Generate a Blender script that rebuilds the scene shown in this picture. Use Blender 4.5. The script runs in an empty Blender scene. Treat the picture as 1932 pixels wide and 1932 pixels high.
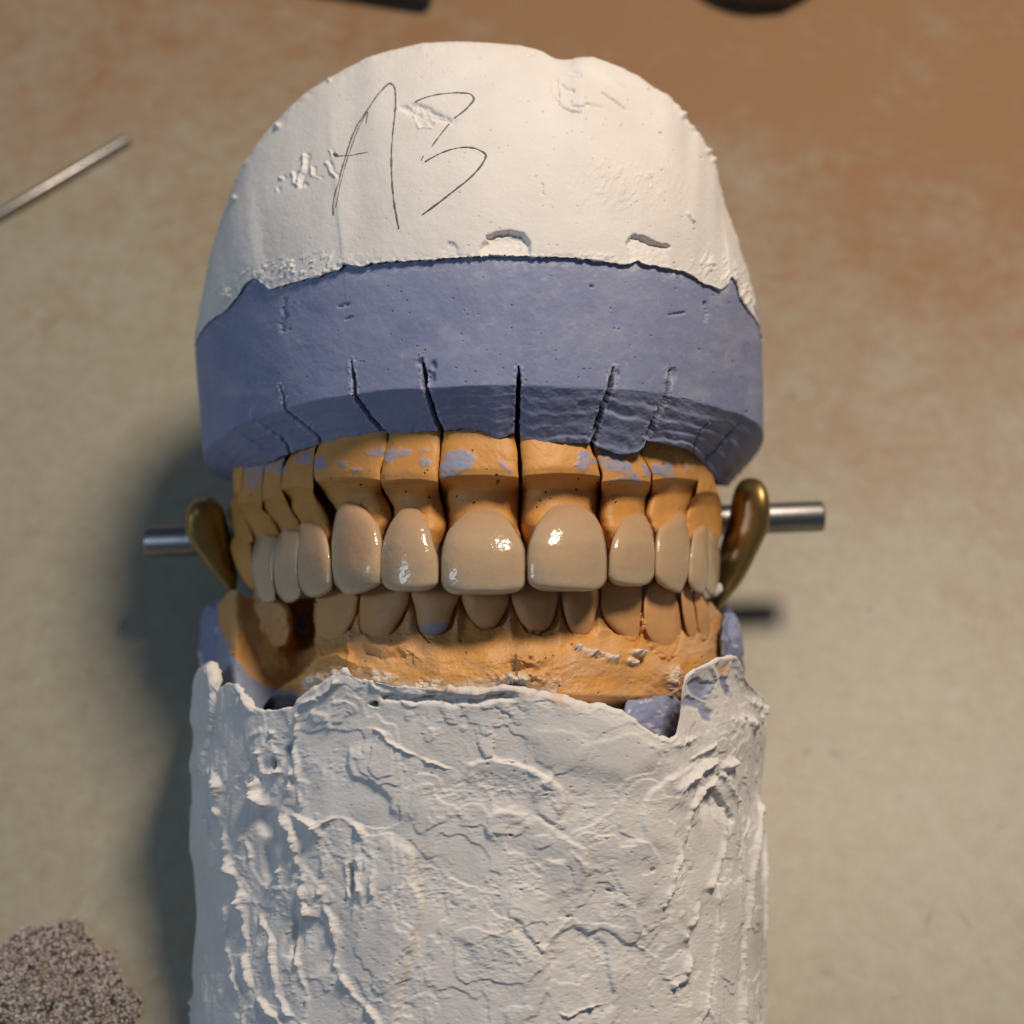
import bpy, math, random
import numpy as np
from mathutils import Matrix, Vector

# ------------------------------------------------------------------ frame
# Shapes are written in millimetres in a frame whose z axis points at the camera;
# M turns that frame into the world (metres, table top horizontal at z = 0).
H = 245.0            # camera height above frame origin (mm)
F = 3040.0           # focal length in reference pixels (picture 1932 px wide)
TILT = math.radians(33.0)
TC = 18.0            # table distance behind the frame origin (mm)
M = (Matrix.Scale(0.001, 4) @ Matrix.Translation((0, 0, TC * math.cos(TILT)))
     @ Matrix.Rotation(TILT, 4, 'X'))
scene = bpy.context.scene
C = scene.collection

# ------------------------------------------------------------------ camera
cam = bpy.data.cameras.new('camera')
cam_o = bpy.data.objects.new('camera', cam)
C.objects.link(cam_o)
Rm = M.to_3x3().normalized()
cam_o.matrix_world = Matrix.Translation(M @ Vector((0, 0, H))) @ Rm.to_4x4()
cam.sensor_width = 36.0
cam.lens = 36.0 * F / 1932.0
cam.clip_start = 0.01
cam.clip_end = 20.0
cam.dof.use_dof = True
cam.dof.focus_distance = (H - 52.0) * 0.001
cam.dof.aperture_fstop = 18.0
scene.camera = cam_o

# ------------------------------------------------------------------ world, lamps, exposure
w = bpy.data.worlds.new('World')
scene.world = w
w.use_nodes = True
bg = w.node_tree.nodes['Background']
bg.inputs[0].default_value = (0.42, 0.62, 0.95, 1)
bg.inputs[1].default_value = 0.095
scene.view_settings.view_transform = 'Standard'
scene.view_settings.look = 'None'
scene.view_settings.exposure = 0.05
scene.view_settings.gamma = 1.0


def area(name, pos, target, size, watts, color, shape='DISK', size_y=None):
    l = bpy.data.lights.new(name, 'AREA')
    l.shape = shape
    l.size = size * 0.001
    if size_y:
        l.size_y = size_y * 0.001
    l.energy = watts
    l.color = color
    o = bpy.data.objects.new(name, l)
    C.objects.link(o)
    p = M @ Vector(pos)
    t = M @ Vector(target)
    o.location = p
    o.rotation_euler = (t - p).to_track_quat('-Z', 'Y').to_euler()
    return o


area('desk_lamp_light', (178, 415, 320), (0, 0, 30), 130, 2.95, (1.0, 0.84, 0.68))
area('window_light', (-420, 30, 330), (0, 0, 30), 70, 0.45, (0.60, 0.78, 1.0), 'RECTANGLE', 200)


# ------------------------------------------------------------------ maths helpers
def P(px, py, z):
    px = np.asarray(px, float); py = np.asarray(py, float); z = np.asarray(z, float)
    s = (H - z) / F
    return np.stack([(px - 966) * s, (966 - py) * s, z + 0 * px], -1)


def tabz(y):
    return -TC - y * math.tan(TILT)


def PT(px, py, h=0.0):
    """point on the table plane (lifted h mm along z) under a picture position"""
    k = (966 - py) / F
    z = (-TC - k * H * math.tan(TILT)) / (1 - k * math.tan(TILT))
    return P(px, py, z + h)


def cat(xs, ys, x):
    """smooth monotone-ish interpolation (Catmull-Rom / Hermite)"""
    xs = np.asarray(xs, float); ys = np.asarray(ys, float)
    x = np.clip(np.asarray(x, float), xs[0], xs[-1])
    d = np.diff(ys) / np.diff(xs)
    m = np.empty_like(ys)
    m[0] = d[0]; m[-1] = d[-1]
    if len(ys) > 2:
        a, b = d[:-1], d[1:]
        m[1:-1] = np.where(a * b > 0, 2 * a * b / (a + b + 1e-12), 0)
    i = np.clip(np.searchsorted(xs, x, side='right') - 1, 0, len(xs) - 2)
    h = xs[i + 1] - xs[i]
    t = (x - xs[i]) / h
    t2 = t * t; t3 = t2 * t
    return ((2 * t3 - 3 * t2 + 1) * ys[i] + (t3 - 2 * t2 + t) * h * m[i]
            + (-2 * t3 + 3 * t2) * ys[i + 1] + (t3 - t2) * h * m[i + 1])


def spline(pts, n):
    """points -> n points along a smooth curve, by chord length"""
    p = np.asarray(pts, float)
    L = np.concatenate([[0], np.cumsum(np.linalg.norm(np.diff(p, axis=0), axis=1))])
    t = np.linspace(0, L[-1], n)
    out = np.empty((n, p.shape[1]))
    m = np.gradient(p, L, axis=0)
    i = np.clip(np.searchsorted(L, t, side='right') - 1, 0, len(L) - 2)
    h = (L[i + 1] - L[i])
    u = (t - L[i]) / h
    for k in range(p.shape[1]):
        out[:, k] = ((2*u**3 - 3*u**2 + 1) * p[i, k] + (u**3 - 2*u**2 + u) * h * m[i, k]
                     + (-2*u**3 + 3*u**2) * p[i+1, k] + (u**3 - u**2) * h * m[i+1, k])
    return out


def h2(i, j, k, s):
    n = (i.astype(np.int64) * 374761393 + j.astype(np.int64) * 668265263 + k.astype(np.int64) * 2147483647
         + s * 1274126177) & 0xffffffff
    n = ((n ^ (n >> 13)) * 1274126177) & 0xffffffff
    n = (n ^ (n >> 16)) * 2246822519 & 0xffffffff
    n = n ^ (n >> 15)
    return (n & 0xffffff) / float(0xffffff)


def vnoise(x, y, z=0.0, seed=0):
    x = np.asarray(x, float); y = np.asarray(y, float) + 0 * x
    if np.ndim(z) == 0 and float(z) == 0.0:
        xi = np.floor(x); yi = np.floor(y)
        fx, fy = x - xi, y - yi
        fx = fx**3 * (fx * (fx * 6 - 15) + 10); fy = fy**3 * (fy * (fy * 6 - 15) + 10)
        xi = xi.astype(np.int64); yi = yi.astype(np.int64); z0 = np.int64(0)
        a = h2(xi, yi, z0, seed); b = h2(xi + 1, yi, z0, seed); c = h2(xi, yi + 1, z0, seed); d = h2(xi + 1, yi + 1, z0, seed)
        return ((a * (1 - fx) + b * fx) * (1 - fy) + (c * (1 - fx) + d * fx) * fy) * 2 - 1
    z = np.zeros_like(x) + z
    xi = np.floor(x); yi = np.floor(y); zi = np.floor(z)
    fx, fy, fz = x - xi, y - yi, z - zi
    fx = fx**3 * (fx * (fx * 6 - 15) + 10); fy = fy**3 * (fy * (fy * 6 - 15) + 10); fz = fz**3 * (fz * (fz * 6 - 15) + 10)
    r = 0
    for a in (0, 1):
        for b in (0, 1):
            for c in (0, 1):
                r = r + h2(xi + a, yi + b, zi + c, seed) * (fx if a else 1 - fx) * (fy if b else 1 - fy) * (fz if c else 1 - fz)
    return r * 2 - 1


def fbm(x, y, z=0.0, seed=0, oct=4, gain=0.5):
    r = 0; a = 1.0; f = 1.0; t = 0
    for o in range(oct):
        r = r + a * vnoise(x * f + 17.3 * o, y * f + 9.1 * o, np.asarray(z) * f, seed + o)
        t += a; a *= gain; f *= 2.03
    return r / t


def cells(x, y, seed=0):
    """nearest jittered point distance and its random id, cell size 1"""
    xi = np.floor(x); yi = np.floor(y)
    best = np.full(x.shape, 9.0); rid = np.zeros(x.shape)
    z = np.zeros_like(x)
    for a in (-1, 0, 1):
        for b in (-1, 0, 1):
            cx_, cy_ = xi + a, yi + b
            jx = cx_ + h2(cx_, cy_, z, seed); jy = cy_ + h2(cx_, cy_, z, seed + 7)
            d = np.hypot(x - jx, y - jy)
            k = d < best
            best = np.where(k, d, best)
            rid = np.where(k, h2(cx_, cy_, z, seed + 13), rid)
    return best, rid


def pits(X, Y, cell, prob, rad, seed):
    """0..1 mask of round pores, radius in pixels"""
    d, r = cells(X / cell, Y / cell, seed)
    rr = rad * (0.5 + r / max(prob, 1e-6) * 0.9)
    return np.where(r < prob, np.exp(-(d * cell / rr)**4), 0.0)


def pdist(X, Y, pts):
    p = np.asarray(pts, float)
    best = np.full(X.shape, 1e9); sd = np.zeros(X.shape)
    lo = p.min(0) - 90; hi = p.max(0) + 90
    m = (X > lo[0]) & (X < hi[0]) & (Y > lo[1]) & (Y < hi[1])
    x = X[m]; y = Y[m]
    b = np.full(x.shape, 1e9); s = np.zeros(x.shape)
    for i in range(len(p) - 1):
        a = p[i]; d = p[i + 1] - a
        L2 = (d**2).sum() + 1e-9
        t = np.clip(((x - a[0]) * d[0] + (y - a[1]) * d[1]) / L2, 0, 1)
        ex = x - a[0] - t * d[0]; ey = y - a[1] - t * d[1]
        dd = np.hypot(ex, ey)
        cr = (d[0] * (y - a[1]) - d[1] * (x - a[0])) / math.sqrt(L2)
        k = dd < b
        b = np.where(k, dd, b); s = np.where(k, cr, s)
    best[m] = b; sd[m] = s
    return best, sd


def ridge(X, Y, pts, wd, h, lump=0.6, seed=1):
    d, _ = pdist(X, Y, pts)
    n = 1 + lump * (1.1 * fbm(X / 19, Y / 19, 0, seed, 3) + .7 * fbm(X / 7, Y / 7, 0, seed + 5, 3))
    return h * np.exp(-(d / wd)**2) * np.clip(n, 0.05, 2.2)


def step(X, Y, pts, h, L=60, wd=1.6):
    """cliff along the line: the right-hand side (walking the line, y down) stands proud and fades over L px"""
    d, s = pdist(X, Y, pts)
    end = np.exp(-(np.maximum(d - np.abs(s), 0) / 10)**2)
    return h * (1 / (1 + np.exp(-np.clip(s / wd, -30, 30)))) * np.exp(-np.maximum(s, 0) / L) * end * np.clip((86 - np.abs(s)) / 60, 0, 1) * (d < 1e8)


def inpoly(X, Y, pts):
    c = np.zeros(X.shape, bool)
    n = len(pts)
    for i in range(n):
        x1, y1 = pts[i]; x2, y2 = pts[(i + 1) % n]
        if y1 == y2:
            continue
        k = ((y1 > Y) != (y2 > Y)) & (X < (x2 - x1) * (Y - y1) / (y2 - y1) + x1)
        c ^= k
    return c


def patch(X, Y, pts, soft=3):
    """soft 0..1 mask of a closed outline"""
    p = np.array(pts, float)
    m = (X > p[:, 0].min() - 12 * soft) & (X < p[:, 0].max() + 12 * soft) & (Y > p[:, 1].min() - 12 * soft) & (Y < p[:, 1].max() + 12 * soft)
    out = np.zeros(X.shape)
    if m.any():
        x = X[m]; y = Y[m]
        d, _ = pdist(x, y, np.vstack([p, p[:1]]))
        s = np.where(inpoly(x, y, p), d, -d)
        out[m] = 1 / (1 + np.exp(-np.clip(s / soft, -30, 30)))
    return out


# ------------------------------------------------------------------ object helpers
def thing(name, label, cat_, origin=(0, 0, 0), group=None):
    o = bpy.data.objects.new(name, None)
    C.objects.link(o)
    o.empty_display_size = 5
    o.matrix_world = M @ Matrix.Translation(origin)
    o['label'] = label; o['category'] = cat_
    if group:
        o['group'] = group
    o['_o'] = list(map(float, origin))
    return o


def origin_of(parent):
    p = parent
    while p.parent:
        p = p.parent
    return np.array(p.get('_o', (0, 0, 0)), float)


def link(name, me, parent, mat, props=None, origin=(0, 0, 0)):
    o = bpy.data.objects.new(name, me)
    C.objects.link(o)
    if parent is not None:
        o.parent = parent
    else:
        o.matrix_world = M @ Matrix.Translation(origin)
        o['_o'] = list(map(float, origin))
    me.materials.append(mat)
    for k, v in (props or {}).items():
        o[k] = v
    return o


def mesh_np(name, V, faces, parent, mat, attrs=None, props=None, origin=(0, 0, 0), smooth=True):
    org = origin_of(parent) if parent is not None else np.array(origin, float)
    V = np.asarray(V, float) - org
    me = bpy.data.meshes.new(name)
    nf = len(faces); k = faces.shape[1]
    me.vertices.add(len(V)); me.vertices.foreach_set('co', V.astype(np.float32).ravel())
    me.loops.add(nf * k); me.loops.foreach_set('vertex_index', faces.astype(np.int32).ravel())
    me.polygons.add(nf)
    me.polygons.foreach_set('loop_start', (np.arange(nf) * k).astype(np.int32))
    me.polygons.foreach_set('loop_total', np.full(nf, k, np.int32))
    me.update(calc_edges=True)
    me.polygons.foreach_set('use_smooth', np.full(nf, smooth))
    for an, av in (attrs or {}).items():
        a = me.attributes.new(an, 'FLOAT', 'POINT')
        a.data.foreach_set('value', np.asarray(av, np.float32).ravel())
    me.validate()
    return link(name, me, parent, mat, props, origin)


def gnormals(V, wrap=False):
    if wrap:
        dc = np.roll(V, -1, 1) - np.roll(V, 1, 1)
    else:
        dc = np.gradient(V, axis=1)
    dr = np.gradient(V, axis=0)
    n = np.cross(dc, dr)
    n /= np.linalg.norm(n, axis=2, keepdims=True) + 1e-12
    i = np.unravel_index(np.argmax(V[..., 2]), V.shape[:2])
    sgn = 1.0 if n[i][2] > 0 else -1.0
    return n * sgn, sgn


def gridfaces(R, Cn, wrap, sgn):
    a = np.arange(R * Cn).reshape(R, Cn)
    if wrap:
        b = np.roll(a, -1, 1)
        q = np.stack([a[:-1], b[:-1], b[1:], a[1:]], -1).reshape(-1, 4)
    else:
        q = np.stack([a[:-1, :-1], a[:-1, 1:], a[1:, 1:], a[1:, :-1]], -1).reshape(-1, 4)
    return q if sgn > 0 else q[:, ::-1]


def grid(name, V, parent, mat, disp=None, attrs=None, wrap=False, props=None, caps=False, origin=(0, 0, 0)):
    n, sgn = gnormals(V, wrap)
    if disp is not None:
        V = V + n * disp[..., None]
    R, Cn = V.shape[:2]
    f = gridfaces(R, Cn, wrap, sgn)
    W = V.reshape(-1, 3)
    at = {k: np.asarray(v).ravel() for k, v in (attrs or {}).items()}
    if caps and wrap:      # close both ends with a centre vertex (quads with a doubled corner are avoided: triangles as separate fan)
        c0 = V[0].mean(0); c1 = V[-1].mean(0)
        W = np.vstack([W, c0, c1])
        for k in at:
            at[k] = np.concatenate([at[k], [at[k][0], at[k][-1]]])
        # fan as quads using three ring vertices + centre
        r0 = np.arange(Cn); r1 = (R - 1) * Cn + np.arange(Cn)
        fa = np.stack([r0[0::2], np.full(len(r0[0::2]), R * Cn), np.roll(r0, -2)[0::2], np.roll(r0, -1)[0::2]], -1)
        fb = np.stack([r1[0::2], np.roll(r1, -1)[0::2], np.roll(r1, -2)[0::2], np.full(len(r1[0::2]), R * Cn + 1)], -1)
        if sgn < 0:
            fa = fa[:, ::-1]; fb = fb[:, ::-1]
        f = np.vstack([f, fa, fb])
    return mesh_np(name, W, f, parent, mat, at, props, origin), V


# ------------------------------------------------------------------ materials
def mat(name):
    m = bpy.data.materials.new(name)
    m.use_nodes = True
    nt = m.node_tree
    b = nt.nodes['Principled BSDF']
    return m, nt, b


def node(nt, t, **kw):
    n = nt.nodes.new(t)
    for k, v in kw.items():
        setattr(n, k, v)
    return n


def noise_fac(nt, scale, detail=4, rough=0.5, lo=0.35, hi=0.65, dist=0.0):
    tc = node(nt, 'ShaderNodeTexCoord')
    n = node(nt, 'ShaderNodeTexNoise')
    n.inputs['Scale'].default_value = scale
    n.inputs['Detail'].default_value = detail
    n.inputs['Roughness'].default_value = rough
    n.inputs['Distortion'].default_value = dist
    nt.links.new(tc.outputs['Object'], n.inputs['Vector'])
    r = node(nt, 'ShaderNodeMapRange')
    r.inputs['From Min'].default_value = lo
    r.inputs['From Max'].default_value = hi
    nt.links.new(n.outputs['Fac'], r.inputs['Value'])
    return r.outputs['Result'], n.outputs['Fac']


def mix(nt, fac, a, b):
    n = node(nt, 'ShaderNodeMix', data_type='RGBA')
    for s, v in ((0, fac), (6, a), (7, b)):
        if isinstance(v, (int, float)):
            n.inputs[s].default_value = v
        elif isinstance(v, tuple):
            n.inputs[s].default_value = (*v, 1) if len(v) == 3 else v
        else:
            nt.links.new(v, n.inputs[s])
    return n.outputs[2]


def attr(nt, name):
    a = node(nt, 'ShaderNodeAttribute', attribute_name=name)
    return a.outputs['Fac']


def bump(nt, b, h, strength=0.3, dist=0.0001):
    n = node(nt, 'ShaderNodeBump')
    n.inputs['Strength'].default_value = strength
    n.inputs['Distance'].default_value = dist
    nt.links.new(h, n.inputs['Height'])
    nt.links.new(n.outputs['Normal'], b.inputs['Normal'])
    return n


WHITE = (0.74, 0.715, 0.68)
WHITE2 = (0.69, 0.66, 0.625)
BLUE = (0.245, 0.275, 0.42)
BLUE2 = (0.21, 0.24, 0.385)
ORANGE = (0.64, 0.315, 0.085)
ORANGE2 = (0.57, 0.27, 0.07)


def plaster_mat():
    m, nt, b = mat('white_plaster')
    f, raw = noise_fac(nt, 0.12, 4)
    c = mix(nt, f, WHITE, WHITE2)
    c = mix(nt, attr(nt, 'blue'), c, BLUE)
    c = mix(nt, attr(nt, 'stone'), c, (0.66, 0.36, 0.14))
    c = mix(nt, attr(nt, 'recess_dark'), c, (0.25, 0.22, 0.2))
    nt.links.new(c, b.inputs['Base Color'])
    b.inputs['Roughness'].default_value = 0.72
    b.inputs['Specular IOR Level'].default_value = 0.25
    f2, r2 = noise_fac(nt, 2.2, 6, 0.6)
    bump(nt, b, r2, 0.25, 0.00025)
    return m


def blue_mat():
    m, nt, b = mat('blue_die_stone')
    f, raw = noise_fac(nt, 0.10, 5, 0.55, 0.4, 0.6)
    c = mix(nt, f, BLUE, BLUE2)
    f3, _ = noise_fac(nt, 0.9, 4, 0.6, 0.56, 0.85)
    c = mix(nt, f3, c, (0.33, 0.35, 0.46))
    c = mix(nt, attr(nt, 'stone'), c, ORANGE)
    c = mix(nt, attr(nt, 'white'), c, WHITE)
    c = mix(nt, attr(nt, 'recess_dark'), c, (0.03, 0.035, 0.06))
    nt.links.new(c, b.inputs['Base Color'])
    b.inputs['Roughness'].default_value = 0.62
    b.inputs['Specular IOR Level'].default_value = 0.3
    f2, r2 = noise_fac(nt, 2.6, 6, 0.6)
    bump(nt, b, r2, 0.14, 0.0002)
    return m


def stone_mat():
    m, nt, b = mat('orange_die_stone')
    f, raw = noise_fac(nt, 0.16, 4, 0.5, 0.38, 0.62)
    c = mix(nt, f, ORANGE, ORANGE2)
    c = mix(nt, attr(nt, 'pale'), c, (0.60, 0.40, 0.24))
    c = mix(nt, attr(nt, 'blue'), c, (0.27, 0.31, 0.44))
    c = mix(nt, attr(nt, 'white'), c, (0.70, 0.62, 0.52))
    c = mix(nt, attr(nt, 'recess_dark'), c, (0.12, 0.03, 0.01))
    nt.links.new(c, b.inputs['Base Color'])
    b.inputs['Roughness'].default_value = 0.5
    b.inputs['Specular IOR Level'].default_value = 0.35
    b.inputs['Subsurface Weight'].default_value = 0.12
    b.inputs['Subsurface Radius'].default_value = (1.0, 0.45, 0.2)
    b.inputs['Subsurface Scale'].default_value = 0.0008
    f2, r2 = noise_fac(nt, 1.8, 6, 0.6)
    bump(nt, b, r2, 0.2, 0.0002)
    return m


def ceramic_mat():
    m, nt, b = mat('glazed_ceramic')
    f, raw = noise_fac(nt, 0.11, 3, 0.5, 0.4, 0.62)
    c = mix(nt, f, (0.50, 0.36, 0.225), (0.45, 0.32, 0.20))
    c = mix(nt, attr(nt, 'neck'), c, (0.47, 0.285, 0.16))
    c = mix(nt, attr(nt, 'edge'), c, (0.54, 0.45, 0.315))
    c = mix(nt, attr(nt, 'tan'), c, (0.50, 0.27, 0.14))
    nt.links.new(c, b.inputs['Base Color'])
    b.inputs['Roughness'].default_value = 0.13
    b.inputs['Specular IOR Level'].default_value = 0.55
    b.inputs['IOR'].default_value = 1.52
    b.inputs['Subsurface Weight'].default_value = 0.55
    b.inputs['Subsurface Radius'].default_value = (1.0, 0.7, 0.45)
    b.inputs['Subsurface Scale'].default_value = 0.002
    f2, r2 = noise_fac(nt, 1.5, 3, 0.55)
    bump(nt, b, r2, 0.34, 0.0002)
    return m


def metal_mat(name, col, rough, white=False):
    m, nt, b = mat(name)
    f, raw = noise_fac(nt, 0.3, 4, 0.6, 0.3, 0.7)
    c = mix(nt, f, col, tuple(v * 0.7 for v in col))
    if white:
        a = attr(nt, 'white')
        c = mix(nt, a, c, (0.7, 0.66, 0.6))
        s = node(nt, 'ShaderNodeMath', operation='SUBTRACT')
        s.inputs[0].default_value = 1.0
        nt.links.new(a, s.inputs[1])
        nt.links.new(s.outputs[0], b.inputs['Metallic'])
    else:
        b.inputs['Metallic'].default_value = 1.0
    nt.links.new(c, b.inputs['Base Color'])
    r = node(nt, 'ShaderNodeMapRange')
    r.inputs['To Min'].default_value = rough * 0.8
    r.inputs['To Max'].default_value = rough * 1.35
    nt.links.new(raw, r.inputs['Value'])
    nt.links.new(r.outputs['Result'], b.inputs['Roughness'])
    return m


def table_mat():
    m, nt, b = mat('speckled_laminate')
    tc = node(nt, 'ShaderNodeTexCoord')
    sp = node(nt, 'ShaderNodeSeparateXYZ')
    nt.links.new(tc.outputs['Object'], sp.inputs[0])
    # browner towards the far edge and the right
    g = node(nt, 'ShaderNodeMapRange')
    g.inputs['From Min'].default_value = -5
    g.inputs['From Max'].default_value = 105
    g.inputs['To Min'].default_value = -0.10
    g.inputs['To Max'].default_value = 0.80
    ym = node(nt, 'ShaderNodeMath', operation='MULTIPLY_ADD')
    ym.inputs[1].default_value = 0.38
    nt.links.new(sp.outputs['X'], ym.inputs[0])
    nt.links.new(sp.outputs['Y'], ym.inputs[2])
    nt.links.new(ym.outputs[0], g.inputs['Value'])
    _, n1 = noise_fac(nt, 0.055, 5, 0.6)
    _, n2 = noise_fac(nt, 0.30, 5, 0.65, dist=0.3)
    a = node(nt, 'ShaderNodeMath', operation='MULTIPLY_ADD')
    a.inputs[1].default_value = 1.1
    nt.links.new(n1, a.inputs[0]); nt.links.new(g.outputs['Result'], a.inputs[2])
    a2 = node(nt, 'ShaderNodeMath', operation='MULTIPLY_ADD')
    a2.inputs[1].default_value = 0.9
    nt.links.new(n2, a2.inputs[0]); nt.links.new(a.outputs[0], a2.inputs[2])
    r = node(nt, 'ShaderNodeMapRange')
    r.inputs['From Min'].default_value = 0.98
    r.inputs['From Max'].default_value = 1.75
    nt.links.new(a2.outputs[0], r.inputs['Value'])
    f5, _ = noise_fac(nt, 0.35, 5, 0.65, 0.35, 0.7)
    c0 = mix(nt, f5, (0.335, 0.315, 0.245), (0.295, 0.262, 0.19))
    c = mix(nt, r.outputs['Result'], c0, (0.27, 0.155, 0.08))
    c = mix(nt, attr(nt, 'stain'), c, (0.10, 0.085, 0.07))
    nt.links.new(c, b.inputs['Base Color'])
    b.inputs['Roughness'].default_value = 0.42
    b.inputs['Specular IOR Level'].default_value = 0.3
    return m


def simple(name, col, rough, col2=None, scale=0.4, spec=0.4):
    m, nt, b = mat(name)
    f, raw = noise_fac(nt, scale, 5, 0.6)
    nt.links.new(mix(nt, f, col, col2 or tuple(v * 0.75 for v in col)), b.inputs['Base Color'])
    b.inputs['Roughness'].default_value = rough
    b.inputs['Specular IOR Level'].default_value = spec
    bump(nt, b, raw, 0.2, 0.0003)
    return m


m_white = plaster_mat(); m_blue = blue_mat(); m_stone = stone_mat(); m_cer = ceramic_mat()
m_steel = metal_mat('steel', (0.36, 0.35, 0.34), 0.36)
m_brass = metal_mat('brass', (0.44, 0.31, 0.11), 0.42, True)
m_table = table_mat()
m_graph = simple('graphite', (0.075, 0.07, 0.07), 0.6, (0.20, 0.19, 0.18), 3.0)
m_rubber = simple('dark_rubber', (0.035, 0.035, 0.04), 0.5)
m_brown = simple('dark_brown_rubber', (0.06, 0.045, 0.035), 0.5)


def grain_mat():
    m, nt, b = mat('brown_grains')
    c = mix(nt, attr(nt, 'tone'), (0.22, 0.165, 0.155), (0.52, 0.465, 0.44))
    nt.links.new(c, b.inputs['Base Color'])
    b.inputs['Roughness'].default_value = 0.8
    return m


m_grain = grain_mat()

# ------------------------------------------------------------------ table
xs = np.concatenate([[-700, -400, -200], np.linspace(-110, 110, 420), [200, 400, 700]])
ys = np.concatenate([[-350, -200], np.linspace(-100, 130, 420), [220, 400, 750]])
X, Y = np.meshgrid(xs, ys)
# xs, ys run in the table's own plane: convert to the frame
Yf = Y * math.cos(TILT); Zf = -TC - Yf * math.tan(TILT)
V = np.stack([X, Yf, Zf], -1)
s_ = F / (H - Zf)
PXt = 966 + X * s_; PYt = 966 - Yf * s_
st = np.zeros_like(X)
for (a, b_, rx, ry, an, k) in [(1493, 748, 7, 6, 0, .6), (1640, 1150, 6, 5, 0, .5), (1521, 1419, 7, 6, .5, .5), (1575, 1422, 17, 5, .5, .45),
                               (1752, 1733, 5, 20, .3, .4), (1822, 1738, 5, 22, -.7, .4), (1560, 1835, 14, 9, .3, .4), (1862, 1812, 9, 8, 0, .3),
                               (1890, 1560, 8, 4, 0, .3), (205, 1620, 7, 3, .4, .3), (1700, 1505, 4, 8, .2, .25), (1690, 1885, 10, 4, .2, .3)]:
    dx = PXt - a; dy = PYt - b_
    u = dx * math.cos(an) + dy * math.sin(an); v = -dx * math.sin(an) + dy * math.cos(an)
    st = np.maximum(st, k * np.exp(-((u / rx)**2 + (v / ry)**2)))
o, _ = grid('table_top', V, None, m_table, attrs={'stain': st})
o['kind'] = 'structure'

# ------------------------------------------------------------------ upper cast
upper = thing('upper_cast', 'domed white plaster cast marked in pencil, with thick sawn blue band and orange stone dies',
              'dental cast', tuple(P(905, 600, 0)))

# white/blue border line (picture px)
BW = np.array([(366, 655), (372, 640), (400, 602), (420, 590), (450, 556), (468, 532), (484, 526), (497, 536), (508, 545), (530, 539), (560, 531), (600, 521),
               (625, 512), (645, 505), (648, 498), (662, 500), (680, 502), (700, 497), (760, 493), (830, 489), (900, 484), (990, 484), (1060, 486), (1120, 490),
               (1190, 497), (1200, 494), (1220, 499), (1262, 506), (1300, 516), (1325, 533), (1345, 540), (1362, 546), (1373, 538), (1380, 522), (1388, 530),
               (1397, 562), (1412, 584), (1425, 600), (1433, 625), (1438, 650)], float)
# stations of the blue base: corner (px, py, z), inner edge (px, py, z), top px
ST = [((430, 905, 10), (443, 912, 7), 420), ((408, 897, 13), (446, 908, 9), 395), ((392, 882, 16), (450, 898, 14), 377),
      ((384, 858, 20), (474, 881, 22), 367), ((412, 826, 29), (506, 873, 28), 383), ((441, 805, 34), (525, 864, 31), 408),
      ((477, 792, 39), (546, 856, 34), 445), ((536, 773, 45), (605, 837, 39), 508), ((600, 755, 49.5), (664, 828, 43.5), 575),
      ((664, 745, 52.5), (729, 820, 46.5), 642), ((736, 735, 55), (785, 815, 48.5), 720), ((801, 733, 56.5), (831, 812, 49.5), 788),
      ((890, 728, 57.5), (900, 811, 50), 885), ((975, 727, 57.5), (975, 819, 50), 975), ((1063, 730, 57), (1050, 832, 49.5), 1068),
      ((1155, 734, 54.5), (1117, 837, 48), 1163), ((1207, 738, 52.5), (1165, 848, 46), 1217), ((1262, 745, 49), (1218, 838, 43.5), 1278),
      ((1298, 753, 46), (1265, 840, 40), 1318), ((1370, 773, 38), (1309, 853, 34), 1385), ((1406, 786, 32), (1327, 874, 28), 1416),
      ((1437, 808, 24), (1345, 900, 22), 1436), ((1441, 824, 16), (1355, 912, 16), 1438), ((1436, 842, 8), (1362, 916, 10), 1434),
      ((1420, 868, 0), (1372, 918, 4), 1420)]
stA = np.array([list(a) + list(b) + [c] for a, b, c in ST], float)
sp = spline(stA, 900)
NC = 900
cpx, cpy, cz, ipx, ipy, iz, tpx = sp.T
cz = cz - 2.8
iz = iz + 1.4
# ragged inner edge
rag = {729: -2, 760: 3, 831: 0, 880: -1, 905: 2, 922: 6, 938: 15, 952: 10, 961: 3, 967: 0, 981: -1, 992: 9, 1019: 11, 1050: 3, 1090: 2, 1113: 0, 1128: 4,
       1160: 9, 1200: 12, 1212: 6, 1218: -6, 1260: -2, 1280: 0}
rk = np.array(sorted(rag)); rv = np.array([rag[k] for k in rk], float)
ipy = ipy + np.where((ipx > 729) & (ipx < 1280), np.interp(ipx, rk, rv), 0) * np.where(ipx > 870, 1.0, .6) + 2.0 * fbm(ipx / 14, ipx * 0, 0, 5, 3)
bty = np.interp(tpx, BW[:, 0], BW[:, 1])
back = (np.arange(NC) < 110) | (np.arange(NC) > 800)
bty = np.where(cz < 19, np.where(tpx < 900, 655, 650), bty)
topy = bty - 24
tz = cz - 2.5
rows = []
nf, nb, ni = 230, 90, 14
for k in range(nf):                     # front wall of the band
    t = k / (nf - 1)
    yy = topy + (cpy - topy) * t
    xx = tpx + (cpx - tpx) * t**1.2
    zz = tz + (cz - tz) * t - 1.3 * np.exp(-t * 14)
    rows.append((xx, yy, zz, t))
for k in range(1, nb):                  # bevel under the band
    t = k / (nb - 1)
    rows.append((cpx + (ipx - cpx) * t, cpy + (ipy - cpy) * t, cz + (iz - cz) * t, 1 + t))
for k in range(1, ni):                  # lip turning in behind the dies
    t = k / (ni - 1)
    rows.append((ipx + (905 - ipx) * 0.1 * t, ipy - 6 * t * (1 - t), iz - 9 * t, 2 + t))
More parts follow.
